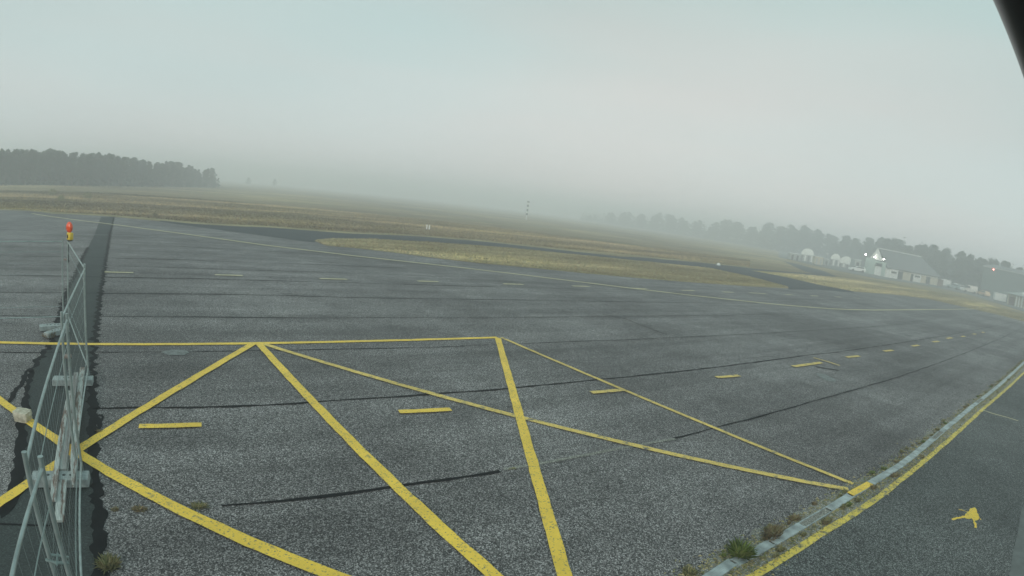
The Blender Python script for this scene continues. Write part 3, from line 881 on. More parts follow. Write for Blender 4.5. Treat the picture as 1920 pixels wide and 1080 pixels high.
# ------------------------------------------------------------------ weeds
def tuft(name, n, R, L, w, m, seed, droop=0.5, flat=0.0):
    r = np.random.RandomState(seed)
    a = r.uniform(0, 2*np.pi, n); rad = R*0.45*np.sqrt(r.uniform(0, 1, n))
    bx, by = rad*np.cos(a), rad*np.sin(a)
    a2 = a+r.normal(0, 0.7, n)
    ll = L*r.uniform(0.45, 1.1, n)
    lean = r.uniform(0.15, 1.0, n)*droop*1.5
    tx = bx+np.cos(a2)*ll*np.sin(lean); ty = by+np.sin(a2)*ll*np.sin(lean); tz = ll*np.cos(lean)*(1-flat)
    mx = bx+(tx-bx)*0.4; my = by+(ty-by)*0.4; mz = tz*0.62
    px_, py_ = -np.sin(a2+r.normal(0, .8, n)), np.cos(a2)
    ww = w*r.uniform(0.6, 1.3, n)
    V = np.zeros((n, 5, 3))
    V[:, 0] = np.stack([bx-px_*ww/2, by-py_*ww/2, np.zeros(n)], 1)
    V[:, 1] = np.stack([bx+px_*ww/2, by+py_*ww/2, np.zeros(n)], 1)
    V[:, 2] = np.stack([mx+px_*ww/2, my+py_*ww/2, mz], 1)
    V[:, 3] = np.stack([tx, ty, tz], 1)
    V[:, 4] = np.stack([mx-px_*ww/2, my-py_*ww/2, mz], 1)
    return fastmesh(name, V.reshape(-1, 3), 5, m)
def put(o, px, py, label, cat='weed', group=None, z=0.01):
    p = at(px, py); o.location = (p.x, p.y, z); o.rotation_euler = (0, 0, rnd.uniform(0, 6.28))
    tag(o, label, cat, group)
    return o
put(tuft('weed', 420, 0.20, 0.19, 0.012, M['weed_green'], 1, 0.9), 1386, 1042, 'bushy green weed on the lower end of the drain channel')
w = put(tuft('weed', 380, 0.28, 0.11, 0.010, M['weed_dry'], 2, 1.0), 1448, 1006, 'wide dry brown weed clump above the drain, next after the green one'); w.scale = (1.6, 0.7, 1)
w.rotation_euler = (0, 0, 0.75)
put(tuft('weed', 200, 0.16, 0.07, 0.009, M['weed_mix'], 3, 1.0), 1292, 1076, 'small yellowish weed at the bottom edge below the drain')
put(tuft('weed', 220, 0.20, 0.17, 0.010, M['weed_dry'], 4, 0.9), 93, 634, 'dry tumbleweed tuft by the farthest fence feet')
put(tuft('weed', 320, 0.20, 0.11, 0.010, M['weed_mix'], 5, 1.0), 204, 1062, 'straw coloured weed at the bottom edge of the dark strip')
w = put(tuft('weed', 160, 0.11, 0.05, 0.008, M['weed_dry'], 6, 1.1), 262, 957, 'small brown weed just left of the yellow line'); w.scale = (1.5, 0.8, 1); w.rotation_euler = (0, 0, 0.4)
w = put(tuft('weed', 80, 0.07, 0.04, 0.008, M['weed_dry'], 7, 1.1), 216, 957, 'smallest brown weed, left of the one by the yellow line')
w = put(tuft('weed', 160, 0.10, 0.07, 0.008, M['weed_mix'], 8, 1.1), 374, 952, 'thin weed growing where the dark joint meets the yellow line'); w.scale = (1.5, 0.8, 1); w.rotation_euler = (0, 0, 0.4)
put(tuft('weed', 70, 0.06, 0.06, 0.008, M['weed_dry'], 9, 1.0), 186, 812, 'tiny dry weed at the tar crack right of the planks')
w = put(tuft('weed', 60, 0.08, 0.02, 0.008, M['weed_mix'], 10, 1.2), 960, 880, 'flat scrap of moss at the end of the dark joint'); w.scale = (2, 0.6, 1); w.rotation_euler = (0, 0, 0.5)
base = [tuft('weed', 150, 0.15, 0.09, 0.010, M[mm], 20+i, 1.0) for i, mm in enumerate(['weed_mix', 'weed_dry', 'weed_green', 'weed_mix'])]
for b_ in base:
    tag(b_, 'low ragged weed among others along the drain channel', 'weed', 'weeds along the drain channel')
used = [False]*4
s = 0.5
while s < 34:
    s += rnd.choice([0.10, 0.18, 0.30, 0.6])*(1+s*0.01)
    p, d = along(DP, s)
    n = Vector((-d.y, d.x))
    side = 1 if rnd.random() < (0.75 if s > 5 else 0.5) else -1
    q = p+n*side*(0.11+abs(rnd.gauss(0, 0.07)))
    i = rnd.choice([0, 0, 1, 2, 3])
    o = base[i] if not used[i] else base[i].copy()
    if used[i]: C.objects.link(o)
    used[i] = True
    o.location = (q.x, q.y, 0.012); o.rotation_euler = (0, 0, math.atan2(d.y, d.x)+rnd.uniform(-.2, .2))
    sc = rnd.uniform(0.3, 0.9)
    o.scale = (sc*rnd.uniform(1.0, 1.8), sc*0.8, sc*rnd.uniform(0.6, 1.1))
# loose debris and moss on the crumbling edging
V = []
r = np.random.RandomState(5)
for k in range(9000):
    s = 30*r.uniform(0, 1)**1.5
    p, d = along(DP, s)
    n = Vector((-d.y, d.x))
    q = p+n*(r.choice([1, -1], p=[.4, .6])*(0.08+abs(r.normal(0, 0.11))))+d*r.normal(0, .1)
    a = r.uniform(0, 6.28); l = r.uniform(0.008, 0.03)
    z = 0.016
    V += [(q.x-l*math.cos(a), q.y-l*math.sin(a), z), (q.x+l*math.cos(a+.4), q.y+l*math.sin(a+.4), z+0.004), (q.x+l*.5*math.cos(a+2), q.y+l*.5*math.sin(a+2), z+l*0.7)]
o = fastmesh('moss_litter', np.array(V), 3, M['weed_mix']); o['kind'] = 'stuff'
tag(o, 'moss and dry litter along the drain channel', 'litter')

# ------------------------------------------------------------------ grass on the verges and field
def in_poly(P, x, y):
    c = np.zeros(len(x), bool); n = len(P)
    for i in range(n):
        x1, y1 = P[i]; x2, y2 = P[(i+1) % n]
        k = ((y1 > y) != (y2 > y)) & (x < (x2-x1)*(y-y1)/((y2-y1) or 1e-9)+x1)
        c ^= k
    return c
def grass(name, poly, n, size, m, seed, label):
    P = [at(*p).to_2d()[:] for p in poly]
    A = np.array(P); lo, hi = A.min(0), A.max(0)
    r = np.random.RandomState(seed)
    x = r.uniform(lo[0], hi[0], n*12); y = r.uniform(lo[1], hi[1], n*12)
    k = in_poly(P, x, y); x, y = x[k][:n], y[k][:n]
    n = len(x)
    a = r.uniform(0, np.pi, n); d = np.hypot(x, y)
    cl = 0.5+0.5*np.sin(x*0.9+np.sin(y*0.7)*2)*np.sin(y*0.8+1)
    hgt_ = size*r.uniform(0.4, 1.2, n)*(0.55+0.7*cl); ww = size*r.uniform(0.25, 0.8, n)
    V = np.zeros((n, 3, 3))
    V[:, 0] = np.stack([x-np.cos(a)*ww, y-np.sin(a)*ww, np.full(n, .01)], 1)
    V[:, 1] = np.stack([x+np.cos(a)*ww, y+np.sin(a)*ww, np.full(n, .01)], 1)
    V[:, 2] = np.stack([x+r.normal(0, size*.3, n), y+r.normal(0, size*.3, n), .01+hgt_], 1)
    o = fastmesh(name, V.reshape(-1, 3), 3, m); o['kind'] = 'stuff'
    tag(o, label, 'grass')
isl = [(589, 451.5), (620, 447.5), (700, 448.6), (800, 454), (900, 460.6), (1000, 469.8), (1100, 479.8), (1200, 489.8), (1300, 499.8), (1331, 503.2), (1406, 518.8), (1477, 537.3), (1400, 536.2), (1300, 529.2), (1200, 521.2), (1100, 512.2), (1000, 502.2), (900, 493.2), (837, 486.2), (734, 472.6), (665, 464.6), (612, 460)]
grass('grass', isl, 34000, 0.09, M['blade'], 1, 'straw coloured grass on the island between apron and taxiway')
rt = [(1409, 507.6), (1469, 512), (1566, 520), (1640, 527.5), (1715, 540.5), (1815, 560.5), (1875, 577.5), (1940, 596), (1940, 607), (1877, 591), (1810, 575.8), (1740, 560.2), (1677, 552.2), (1600, 546.2), (1531, 533), (1475, 519.6)]
grass('grass', rt, 26000, 0.12, M['blade'], 2, 'straw coloured grass strip at the far right of the apron')
fl = [(-60, 388), (0, 392), (110, 398), (215, 404), (300, 411), (400, 419), (500, 424), (640, 434), (800, 442), (900, 450), (1000, 461), (1200, 479.5), (1406, 501), (1406, 488), (1200, 462), (1000, 436), (800, 412), (600, 393), (400, 375), (200, 362), (0, 358), (-60, 358)]
grass('grass', fl, 95000, 0.14, M['blade_brown'], 3, 'long brown dry grass on the open airfield')
# small bushes out on the field
bshp = None
for (px, py, wd, lab) in ((114, 378, 1.0, 'dark round bush standing alone in the dry grass'), (98, 366.5, 1.3, 'low dark bush behind the lone round bush'), (164, 372, 1.2, 'low dark bush right of the lone round bush'), (290, 407, 0.5, 'small dark tuft at the edge of the apron, above the pale taxi line')):
    n = 500; r = np.random.RandomState(int(px))
    q = r.normal(0, 1, (n, 3)); q /= np.linalg.norm(q, axis=1)[:, None]; q *= (r.uniform(0.3, 1, (n, 1)))**0.5
    q = q*np.array([wd*0.5, wd*0.4, wd*0.32])+np.array([0, 0, wd*0.3])
    V = (q[:, None, :]+r.normal(0, 0.06, (n, 3, 3)))
    V[:, :, 2] = np.maximum(V[:, :, 2], 0)
    put(fastmesh('bush', V.reshape(-1, 3), 3, M['weed_dry'] if px == 290 else M['weed_mix']), px, py, lab, 'bush')

# ------------------------------------------------------------------ pines
def pine(seed, m):
    """unit-height maritime pine: crown and trunk meshes"""
    r = np.random.RandomState(seed)
    h0 = r.uniform(0.20, 0.40)
    nb = r.randint(20, 27)
    cl = []
    limbs = []
    for i in range(nb):
        z = h0+(1-h0)*(i+0.5)/nb
        f = (z-h0)/(1-h0)
        R = 0.27*(max(0.02, 1-f**1.6))**0.8*(0.5+0.5*min(1, f*3))*r.uniform(0.35, 1.25)
        a = i*2.4+r.normal(0, .5)
        zz = min(z+r.normal(0, .02), 0.96)
        cl.append((R*math.cos(a), R*math.sin(a), zz, r.uniform(0.06, 0.115)*(1-0.35*f)))
        limbs.append(((0, 0, zz-0.05), (R*math.cos(a), R*math.sin(a), zz)))
        if f > 0.25: cl.append((r.normal(0, .035), r.normal(0, .035), z, r.uniform(0.05, 0.09)))
    cl.append((0, 0, 0.95, 0.05))
    Q = []
    for (x, y, z, s) in cl:
        n = int(60*(s/0.09)**1.5)+18
        q = r.normal(0, 1, (n, 3)); q /= np.linalg.norm(q, axis=1)[:, None]; q *= r.uniform(0.35, 1.05, (n, 1))
        q = q*np.array([s, s, s*0.72])+np.array([x, y, z])
        Q.append(q)
    Q = np.concatenate(Q)
    V = Q[:, None, :]+r.normal(0, 0.017, (len(Q), 3, 3))
    crown = fastmesh('crown', V.reshape(-1, 3), 3, m)
    tb_ = MB()
    bx, by = r.normal(0, .02, 2)
    tb_.tube([(0, 0, -0.02), (bx*0.5, by*0.5, 0.3), (bx, by, 0.65), (0, 0, 0.95)], [0.022, 0.017, 0.012, 0.003], 6)
    for a_, b_ in limbs[::2]:
        tb_.tube([a_, b_], [0.006, 0.002], 4)
    tr = tb_.build('trunk', M['bark'])
    t = thing('pine_tree', '', 'tree')
    crown.parent = t; tr.parent = t
    return t
variants = [pine(100+i, M['needles'] if i % 2 else M['needles2']) for i in range(7)]
vused = [False]*7
def plant(px, d, h, label, group, wide=1.0):
    i = rnd.randrange(7)
    p = azd(px, 500, d)
    s = (h*wide*rnd.uniform(0.85, 1.15), h*wide*rnd.uniform(0.85, 1.15), h)
    rz = rnd.uniform(0, 6.28)
    if not vused[i]:
        vused[i] = True; t = variants[i]; t.location = (p.x, p.y, 0); t.rotation_euler = (0, 0, rz); t.scale = s
    else:
        t = dup(variants[i], (p.x, p.y, 0), rz, None, s)
    t['label'] = label; t['group'] = group
    return t
def interp(tab, x): return float(np.interp(x, [a for a, _ in tab], [b for _, b in tab]))
def azd(px, py, d, z=0.0):        # azimuth read at the horizon of that column
    hy = interp(HZ, px)
    v = ray(px, hy); k = d/math.hypot(v.x, v.y)
    return Vector((v.x*k, v.y*k, z))
HZ = [(-240, 307), (0, 312.6), (240, 321.3), (480, 339), (720, 362.1), (960, 389), (1200, 420.4), (1440, 455.4), (1680, 495.7), (1920, 544.8), (2100, 586)]
def hat(px, py, d):
    v = ray(px, py); return H+d*v.z/math.hypot(v.x, v.y)
LT = [(-80, 281), (0, 281.5), (25, 283), (60, 283.5), (95, 282), (115, 287), (150, 289), (185, 289), (205, 292), (225, 296), (250, 297), (270, 303), (300, 304), (330, 304), (350, 311), (375, 320), (392, 317), (403, 318)]
LD = [(-80, 126), (0, 127), (150, 134), (250, 148), (330, 172), (403, 205)]
def lab_left(px, row):
    return 'dark pine in the wood at the upper left, trunks half hidden in mist'
for row in range(4):
    n = 44 if row < 3 else 30
    for k in range(n):
        px = -70+(470*(k+0.5)/n)+rnd.uniform(-5, 5)
        if px > 402: continue
        d = interp(LD, px)+row*5.5+rnd.uniform(-2, 2)
        h = hat(px, interp(LT, px)+rnd.choice([-2, -1, 0, 1, 2, 4, 6])+(0 if row > 0 else rnd.choice([0, 3, 6])), d)
        plant(px, d, h, lab_left(px, row), 'pines of the left wood', 0.98)
for (px, d, ty) in ((466, 400, 333), (515, 410, 336)):
    plant(px, d, max(3.0, hat(px, ty, d)), 'faint lone pine in the mist, nearer to the left wood' if px < 500 else 'faint lone pine in the mist, farther out from the left wood', 'pines fading beyond the left wood', 1.6)
RT = [(1080, 402), (1120, 400), (1180, 400), (1210, 404), (1230, 399), (1260, 406), (1300, 413), (1340, 419), (1360, 413), (1400, 422), (1440, 420), (1475, 424), (1495, 423), (1530, 432), (1560, 444), (1575, 441), (1600, 439), (1612, 452), (1632, 444), (1650, 444), (1665, 449), (1680, 448), (1693, 462), (1708, 463), (1733, 459), (1755, 464), (1775, 466), (1795, 472), (1803, 478), (1812, 480), (1822, 479), (1832, 486), (1840, 481), (1855, 486), (1880, 491), (1900, 498), (1925, 502), (1980, 516)]
RD = [(1080, 470), (1200, 420), (1300, 375), (1440, 320), (1530, 290), (1600, 255), (1650, 222), (1700, 205), (1800, 192), (1900, 186), (1980, 185)]
for row in range(4):
    n = 35
    for k in range(n):
        f = (k+0.5)/n
        px = 1090+870*f**0.9+rnd.uniform(-7, 7)
        d = interp(RD, px)+row*7+rnd.uniform(-2, 2)
        h = hat(px, interp(RT, px)+rnd.choice([-2, -1, 0, 2, 4, 8, 11]), d)
        plant(px, d, h, 'pine in the misty wood behind the hangars' if px > 1480 else 'pine fading into the fog left of the hangars', 'pines behind the hangars' if px > 1480 else 'pines fading into the fog', 1.5 if px < 1560 else 1.2)
# undergrowth under both woods
def under(name, tab, x0, x1, n, seed, label, depth=30, tall=1.0):
    r = np.random.RandomState(seed); Q = []
    for k in range(n):
        px = r.uniform(x0, x1); d = interp(tab, px)+r.uniform(-1, depth)
        p = azd(px, 0, d); z = (abs(r.normal(0, 1.0))+0.2*r.uniform(0, 1))*tall
        Q.append((p.x+r.normal(0, 1), p.y+r.normal(0, 1), z*min(1.0, 0.4+(d-interp(tab, px))*0.08)))
    Q = np.array(Q); V = Q[:, None, :]+r.normal(0, 0.36, (len(Q), 3, 3)); V[:, :, 2] = np.maximum(V[:, :, 2], 0)
    o = fastmesh(name, V.reshape(-1, 3), 3, M['needles2']); o['kind'] = 'stuff'; tag(o, label, 'undergrowth')
under('undergrowth', LD, -90, 405, 16000, 3, 'dark undergrowth beneath the pines at the upper left', 30, 1.6)
under('undergrowth', RD, 1090, 1980, 36000, 4, 'dark undergrowth beneath the pines behind the hangars', 25, 3.4)

# ------------------------------------------------------------------ airfield furniture
mp_ = azd(989, 389, 185)
tm = thing('striped_mast', 'thin black and white banded mast rising out of the fog', 'mast', (mp_.x, mp_.y, 0))
topz = hat(989, 377, 185)
W = mat('mast white', (0.75, 0.75, 0.72), 0.6); Bk = mat('mast dark', (0.03, 0.035, 0.04), 0.6)
z = topz-0.8; k = 0
m = MB(); m.tube([(0, 0, 0), (0, 0, topz-0.4)], 0.14, 10); m.build('pole', W, tm, True)
for k in range(3):
    m = MB(); m.tube([(0, 0, topz-1.9-1.45*k), (0, 0, topz-1.2-1.45*k)], 0.30, 12); m.build('band', Bk, tm, True)
    m = MB(); m.tube([(0, 0, topz-1.2-1.45*k+0.02), (0, 0, topz-0.5-1.45*k)], 0.28, 12); m.build('band', W, tm, True)
m = MB(); m.box(-0.42, 0.42, -0.3, 0.3, topz-0.48, topz, bev=0.05); m.build('head', Bk, tm)

def boardmark(px, py, label, w=0.22, h=0.62):
    p = at(px, py)
    t = thing('marker_board', label, 'marker', (p.x, p.y, 0), math.atan2(-p.x, p.y))
    for x in (-0.14, 0.14):
        m = MB(); m.box(x-w/2+.03, x+w/2-.03, -0.02, 0.02, 0.12, h, bev=0.008); m.build('board', W, t)
    m = MB()
    for x in (-0.14, 0.14): m.tube([(x, 0.04, 0), (x, 0.04, h-.1)], 0.02, 6)
    m.tube([(-0.2, 0.04, 0.2), (0.2, 0.04, 0.2)], 0.015, 6)
    m.build('stake', Bk, t)
boardmark(802, 432, 'small white double marker board in the brown grass beyond the taxiway')
p = at(1347, 498)
tb2 = thing('edge_marker', 'low pale round edge marker beside the taxiway fork', 'marker', (p.x, p.y, 0))
m = MB(); m.lathe([(0.30, 0), (0.30, 0.05), (0.24, 0.09)], n=16); m.build('base', M['concrete'], tb2, True)
m = MB(); m.lathe([(0.22, 0.09), (0.20, 0.22), (0.12, 0.30), (0.02, 0.33)], n=16); m.build('cap', W, tb2, True)

# ------------------------------------------------------------------ buildings on the right
def lamp_mat(name, col, s):
    m = mat(name, col, 0.3); b = m.node_tree.nodes['Principled BSDF']
    b.inputs['Emission Color'].default_value = tuple(col)+(1,); b.inputs['Emission Strength'].default_value = s
    return m
LW = lamp_mat('lit floodlight', (1.0, 0.97, 0.88), 16.0)
LR = lamp_mat('lit red lamp', (1.0, 0.25, 0.2), 9.0)
def corr(name, col, sc=3.0, var=0.06):
    """corrugated sheet: ribs as bump along the local x axis"""
    t = NT(name); N, L = t.N, t.L
    tc_ = N.new('ShaderNodeTexCoord'); wv = N.new('ShaderNodeTexWave'); wv.inputs['Scale'].default_value = sc; wv.bands_direction = 'X'
    L.new(tc_.outputs['Object'], wv.inputs['Vector'])
    n = t.noise(0.8, 5, 0.65, vec=tc_.outputs['Object'], sc=(0.5, 0.5, 2.0))
    c = t.ramp(n, [(0.3, tuple(v*(1-var*2.5) for v in col)), (0.7, tuple(v*(1+var) for v in col))])
    return t.out(c, 0.6, 0.4, wv.outputs['Color'], 0.5, 0.05)
WG = corr('pale green cladding', (0.42, 0.52, 0.47)); WW = corr('white cladding', (0.80, 0.81, 0.76))
RG = corr('grey roof sheet', (0.16, 0.17, 0.17), 2.0); RL = mat('pale ridge', (0.62, 0.64, 0.62), 0.6)
DG = corr('dark green cladding', (0.095, 0.135, 0.125), 2.0); DK = mat('dark opening', (0.035, 0.04, 0.04), 0.8)
CREAM = mat('cream render', (0.48, 0.44, 0.33), 0.85, scale=0.6); BROWN = mat('brown door', (0.14, 0.085, 0.06), 0.7)
CANVAS = mat('white canvas', (0.80, 0.82, 0.76), 0.7, var=0.05, scale=0.8); GREYW = corr('grey panel wall', (0.36, 0.39, 0.37))

def frame(A, B):
    """Empty placement: x runs from A to B along the front, y goes back"""
    A, B = Vector(A[:2]), Vector(B[:2]); d = B-A
    return (A.x, A.y, 0.0), math.atan2(d.y, d.x), d.length
# gabled hangar: front (gable) plus long side
C1 = at(1657, 519).to_2d(); C2 = at(1757, 535.5).to_2d()
u = (C2-C1).normalized(); nb_ = Vector((-u.y, u.x))
loc, rz, L = frame(C1, C2)
hg = thing('gabled_hangar', 'long grey roofed hangar with a white gable, floodlights over its door', 'hangar', loc, rz)
Wd = 6.6; ez = 2.45; rzt = 6.7; fz = 4.1
m = MB(); m.box(0.1, L, 0.15, Wd-0.15, 0.0, ez); m.build('wall', WW, hg)
m = MB()
ye, zr = -0.5, rzt
for (y0, z0, y1, z1) in ((-0.5, ez-0.15, Wd/2, zr), (Wd+0.5, ez-0.15, Wd/2, zr)):
    nn = Vector((0, -(z1-z0), (y1-y0))).normalized()*0.12
    if nn.z < 0: nn = -nn
    vs = [(0.3, y0, z0), (L+0.6, y0, z0), (L-5.5, y1, z1), (0.3, y1, z1)]
    vs2 = [tuple(Vector(v)+nn) for v in vs]
    m.add(vs+vs2, [(0, 1, 2, 3), (7, 6, 5, 4), (0, 4, 5, 1), (1, 5, 6, 2), (2, 6, 7, 3), (3, 7, 4, 0)])
vs = [(L+0.6, -0.5, ez-0.1), (L+0.6, Wd+0.5, ez-0.1), (L-5.5, Wd/2, zr+0.05)]
m.add(vs, [(0, 1, 2)])
rf = m.build('roof', RG, hg)
m = MB(); m.box(0.2, L-5.3, Wd/2-0.25, Wd/2+0.25, zr+0.08, zr+0.30); m.build('ridge_cap', RL, rf)
# false front: tall green bay, door bay and white gable panel
m = MB(); m.box(-0.5, 0.0, Wd*0.50, Wd+0.3, 0, fz); m.box(-0.5, 0.0, -0.2, Wd*0.12, 0, 3.6); m.box(-0.5, 0.0, Wd*0.12, Wd*0.50, 3.1, 3.6); m.build('front_wall', WG, hg)
m = MB(); m.add([(-0.45, Wd*0.16, fz-0.3), (-0.45, Wd*0.86, fz-0.3), (-0.45, Wd*0.5, zr+0.1), (-0.1, Wd*0.16, fz-0.3), (-0.1, Wd*0.86, fz-0.3), (-0.1, Wd*0.5, zr+0.1)], [(0, 2, 1), (3, 4, 5), (0, 1, 4, 3), (1, 2, 5, 4), (2, 0, 3, 5)])
m.build('gable_panel', WW, hg)
dm = MB(); dm.box(-0.35, -0.2, Wd*0.13, Wd*0.49, 0.05, 2.35); dr_ = dm.build('door', WW, hg)
m = MB(); m.box(-0.52, -0.36, Wd*0.12, Wd*0.5, 2.36, 2.62); m.build('lintel', DK, hg)
for (y, zz) in ((Wd+0.15, 4.75), (Wd*0.52, 4.45), (Wd*0.02, 4.35)):
    m = MB(); m.tube([(-0.55, y, fz-0.6), (-0.75, y, zz-0.1)], 0.06, 6); lm_ = m.build('lamp_arm', DK, hg)
    m = MB(); m.lathe([(0.05, 0.16), (0.20, 0.10), (0.24, -0.02), (0.16, -0.14), (0.02, -0.18)], (0, 0, 0), 12); m.build('floodlight', LW, hg, True, (-0.9, y, zz))
# low lean-to bays under the eave
x = 0.5
seq = ((1.2, WW, 2.0), (3.3, WW, 2.35), (2.0, DK, 2.1), (3.6, CREAM, 2.15), (1.2, DK, 2.0), (3.4, WW, 2.1), (2.4, CREAM, 2.05), (1.6, DK, 2.0), (4.0, CREAM, 2.0), (2.4, BROWN, 1.9), (3.0, WW, 1.9))
for (w_, mm, hh) in seq:
    if x+w_ > L+4: break
    yf = -0.10-0.4*rnd.random()
    m = MB(); m.box(x+0.06, x+w_-0.06, yf, 0.13, 0.02, hh-0.1); b_ = m.build('bay', mm, hg)
    if mm is WW and w_ > 3:
        m = MB(); m.box(x+0.5, x+w_-0.7, yf-0.05, yf-0.004, 1.25, 1.7); m.build('window', DK, b_)
    x += w_
# white crates / planters clutter in front of the lean-to: low kerb wall
# arched shelters
def shelter(pxl, pxr, pyb, top_y, label, wallh=0.45, depth=7.0):
    A, B = at(pxl, pyb).to_2d(), at(pxr, pyb+(pxr-pxl)*0.17).to_2d()
    dm_ = ((A+B)/2).length
    a0, b0 = azd(pxl, 0, dm_).to_2d(), azd(pxr, 0, dm_).to_2d()
    loc, rz, L = frame(a0, b0)
    t = thing('arched_shelter', label, 'shelter', loc, rz, 'white arched shelters')
    ht = hat((pxl+pxr)/2, top_y, dm_)
    zb = ht*wallh
    m = MB(); n = 18; vs = []; R_ = L/2
    for j in (0, 1):
        for i in range(n+1):
            a = math.pi*i/n
            vs.append((L/2-R_*math.cos(a), depth*j, zb+(ht-zb)*math.sin(a)))
    vs += [(L/2, -0.15, zb+(ht-zb)*0.3)]
    fs = [(i, i+1, n+1+i+1, n+1+i) for i in range(n)]
    fs += [tuple(range(n, -1, -1)), tuple(n+1+i for i in range(n+1))]
    m.add(vs[:-1], fs); m.build('canopy', CANVAS, t, True)
    m = MB(); m.box(0.05, L-0.05, 0.05, depth-0.05, 0, zb-0.01); wl_ = m.build('base_wall', GREYW, t)
    nd_ = 4
    for i in range(nd_):
        m = MB(); x0 = L*(i+0.2)/nd_; m.box(x0, x0+L*0.5/nd_, -0.06, 0.045, 0.1, zb-0.15); m.build('panel', WW if i % 2 else RG, wl_)
    return t
shelter(1503.5, 1528, 489, 466, 'largest white arched shelter, leftmost of the three', 0.50)
shelter(1559, 1577.5, 498, 475.8, 'middle white arched shelter between the container and the third shelter', 0.52)
shelter(1575.5, 1602, 500.5, 481, 'third white arched shelter, nearest the gabled hangar', 0.35)

def shed(pxl, pxr, pyb, top_y, mm, label, name='container', cat='container', depth=3.0, roof=None, doors=1, group=None, dd=0.0):
    A = at(pxl, pyb).to_2d(); d_ = A.length+dd
    a0, b0 = azd(pxl, 0, d_).to_2d(), azd(pxr, 0, d_+0.5).to_2d()
    loc, rz, L = frame(a0, b0)
    ht = hat(pxl, top_y, d_)
    t = thing(name, label, cat, loc, rz, group)
    m = MB(); m.box(0, L, 0, depth, 0.12, ht, bev=0.04); b_ = m.build('body', mm, t)
    m = MB(); m.box(-0.12, L+0.12, -0.12, depth+0.12, ht+0.003, ht+0.13); m.build('roof', roof or RL, t)
    for i in range(doors):
        x0 = L*(i+0.3)/doors
        m = MB(); m.box(x0, x0+min(1.1, L*0.4/doors), -0.05, -0.004, 0.14, ht*0.8); m.build('door', GREYW if mm is not GREYW else DK, b_)
    m = MB()
    for xx in (0.2, L-0.2):
        m.box(xx-0.15, xx+0.15, 0.1, depth-0.1, 0, 0.118)
    m.build('skid', DK, t)
    return t
shed(1484, 1503, 487.5, 475, GREYW, 'low grey shed in the mist, left of the largest arched shelter', 'shed', 'shed', 4, RL, 2)
shed(1530.5, 1546, 496.5, 481, CREAM, 'cream cabin between the arched shelters', 'cabin', 'cabin', 3, RL, 2)
shed(1547.5, 1557, 498, 486, GREYW, 'small grey kiosk right of the cream cabin', 'kiosk', 'kiosk', 2, RL, 1)
shed(1604, 1616, 511, 487, GREYW, 'narrow grey shed between the third arched shelter and the gabled hangar', 'shed', 'shed', 4, RL, 1, dd=12)
# tall pole by the cabin
pp = azd(1551.5, 0, 152)
t_ = thing('lamp_post', 'thin pole with a small head beside the cream cabin', 'pole', (pp.x, pp.y, 0))
zt = hat(1551.5, 477, 152)
m = MB(); m.tube([(0, 0, 0), (0, 0, zt)], [0.09, 0.06], 8); m.build('pole', GREYW, t_, True)
m = MB(); m.box(-0.25, 0.25, -0.15, 0.15, zt+0.003, zt+0.28, bev=0.05); m.build('head', W, t_)

# big dark hangar at the right edge
A = at(1841, 554).to_2d(); dA = A.length
a0 = azd(1841, 0, dA).to_2d(); b0 = azd(1985, 0, dA*0.97).to_2d()
loc, rz, L = frame(a0, b0)
bh = thing('large_hangar', 'large plain dark green hangar at the right edge with a red lamp', 'hangar', loc, rz)
ht = hat(1841, 496.5, dA)
m = MB(); m.box(0, L, 0, 22, 0, ht); m.build('wall', DG, bh)
m = MB()
m.add([(-0.3, -0.3, ht+0.004), (L+0.3, -0.3, ht+0.004), (L+0.3, 22.3, ht+0.004), (-0.3, 22.3, ht+0.004), (-0.3, 11, ht+1.0), (L+0.3, 11, ht+1.0)], [(3, 2, 1, 0), (0, 1, 5, 4), (2, 3, 4, 5), (0, 4, 3), (1, 2, 5)])
m.build('roof', RG, bh)
m = MB(); m.box(-0.25, L+0.25, -0.34, -0.02, ht-0.35, ht-0.05); m.build('gutter', GREYW, bh)
m = MB(); m.box(L*0.02, L*0.13, -0.12, -0.004, 0.02, 1.7); m.build('door', DK, bh)
xr_ = (azd(1860, 0, dA).to_2d()-a0).length
m = MB(); m.lathe([(0.06, 0.2), (0.19, 0.1), (0.20, -0.08), (0.05, -0.2)], n=12); m.build('warning_lamp', LR, bh, True, (xr_, -0.55, ht-0.62))
m = MB(); m.tube([(xr_, -0.35, ht-0.4), (xr_, -0.52, ht-0.5)], 0.04, 6); m.build('lamp_arm', DK, bh)
shed(1869, 1890.5, 564, 549.5, WW, 'white container in front of the large dark hangar', 'container', 'container', 2.4, RL, 0)
# small building at the edge
A = at(1893, 571).to_2d(); dA = A.length
a0 = azd(1892, 0, dA).to_2d(); b0 = azd(1950, 0, dA*0.93).to_2d()
loc, rz, L = frame(a0, b0)
sb = thing('small_building', 'cream low building with brown door at the right edge of the photo', 'building', loc, rz)
ht = hat(1893, 551, dA)
m = MB(); m.box(0, L, 0, 6, 0, ht); m.build('wall', CREAM, sb)
m = MB(); m.add([(-1.0, -0.7, ht+0.02), (L+0.3, -0.7, ht+0.02), (L+0.3, 6.4, ht+0.9), (-1.0, 6.4, ht+0.9), (-1.0, -0.7, ht+0.16), (L+0.3, -0.7, ht+0.16), (L+0.3, 6.4, ht+1.04), (-1.0, 6.4, ht+1.04)], [(3, 2, 1, 0), (4, 5, 6, 7), (0, 1, 5, 4), (1, 2, 6, 5), (2, 3, 7, 6), (3, 0, 4, 7)])
m.build('roof', GREYW, sb)
m = MB(); m.box(L*0.07, L*0.26, -0.08, -0.004, 0.05, 1.75); m.build('door', BROWN, sb)
for i, fx in enumerate((0.33, 0.42, 0.52, 0.63)):
    m = MB(); m.box(L*fx, L*fx+0.28, -0.45, -0.2, 0.0, ht-0.02); m.build('post', WW, sb)
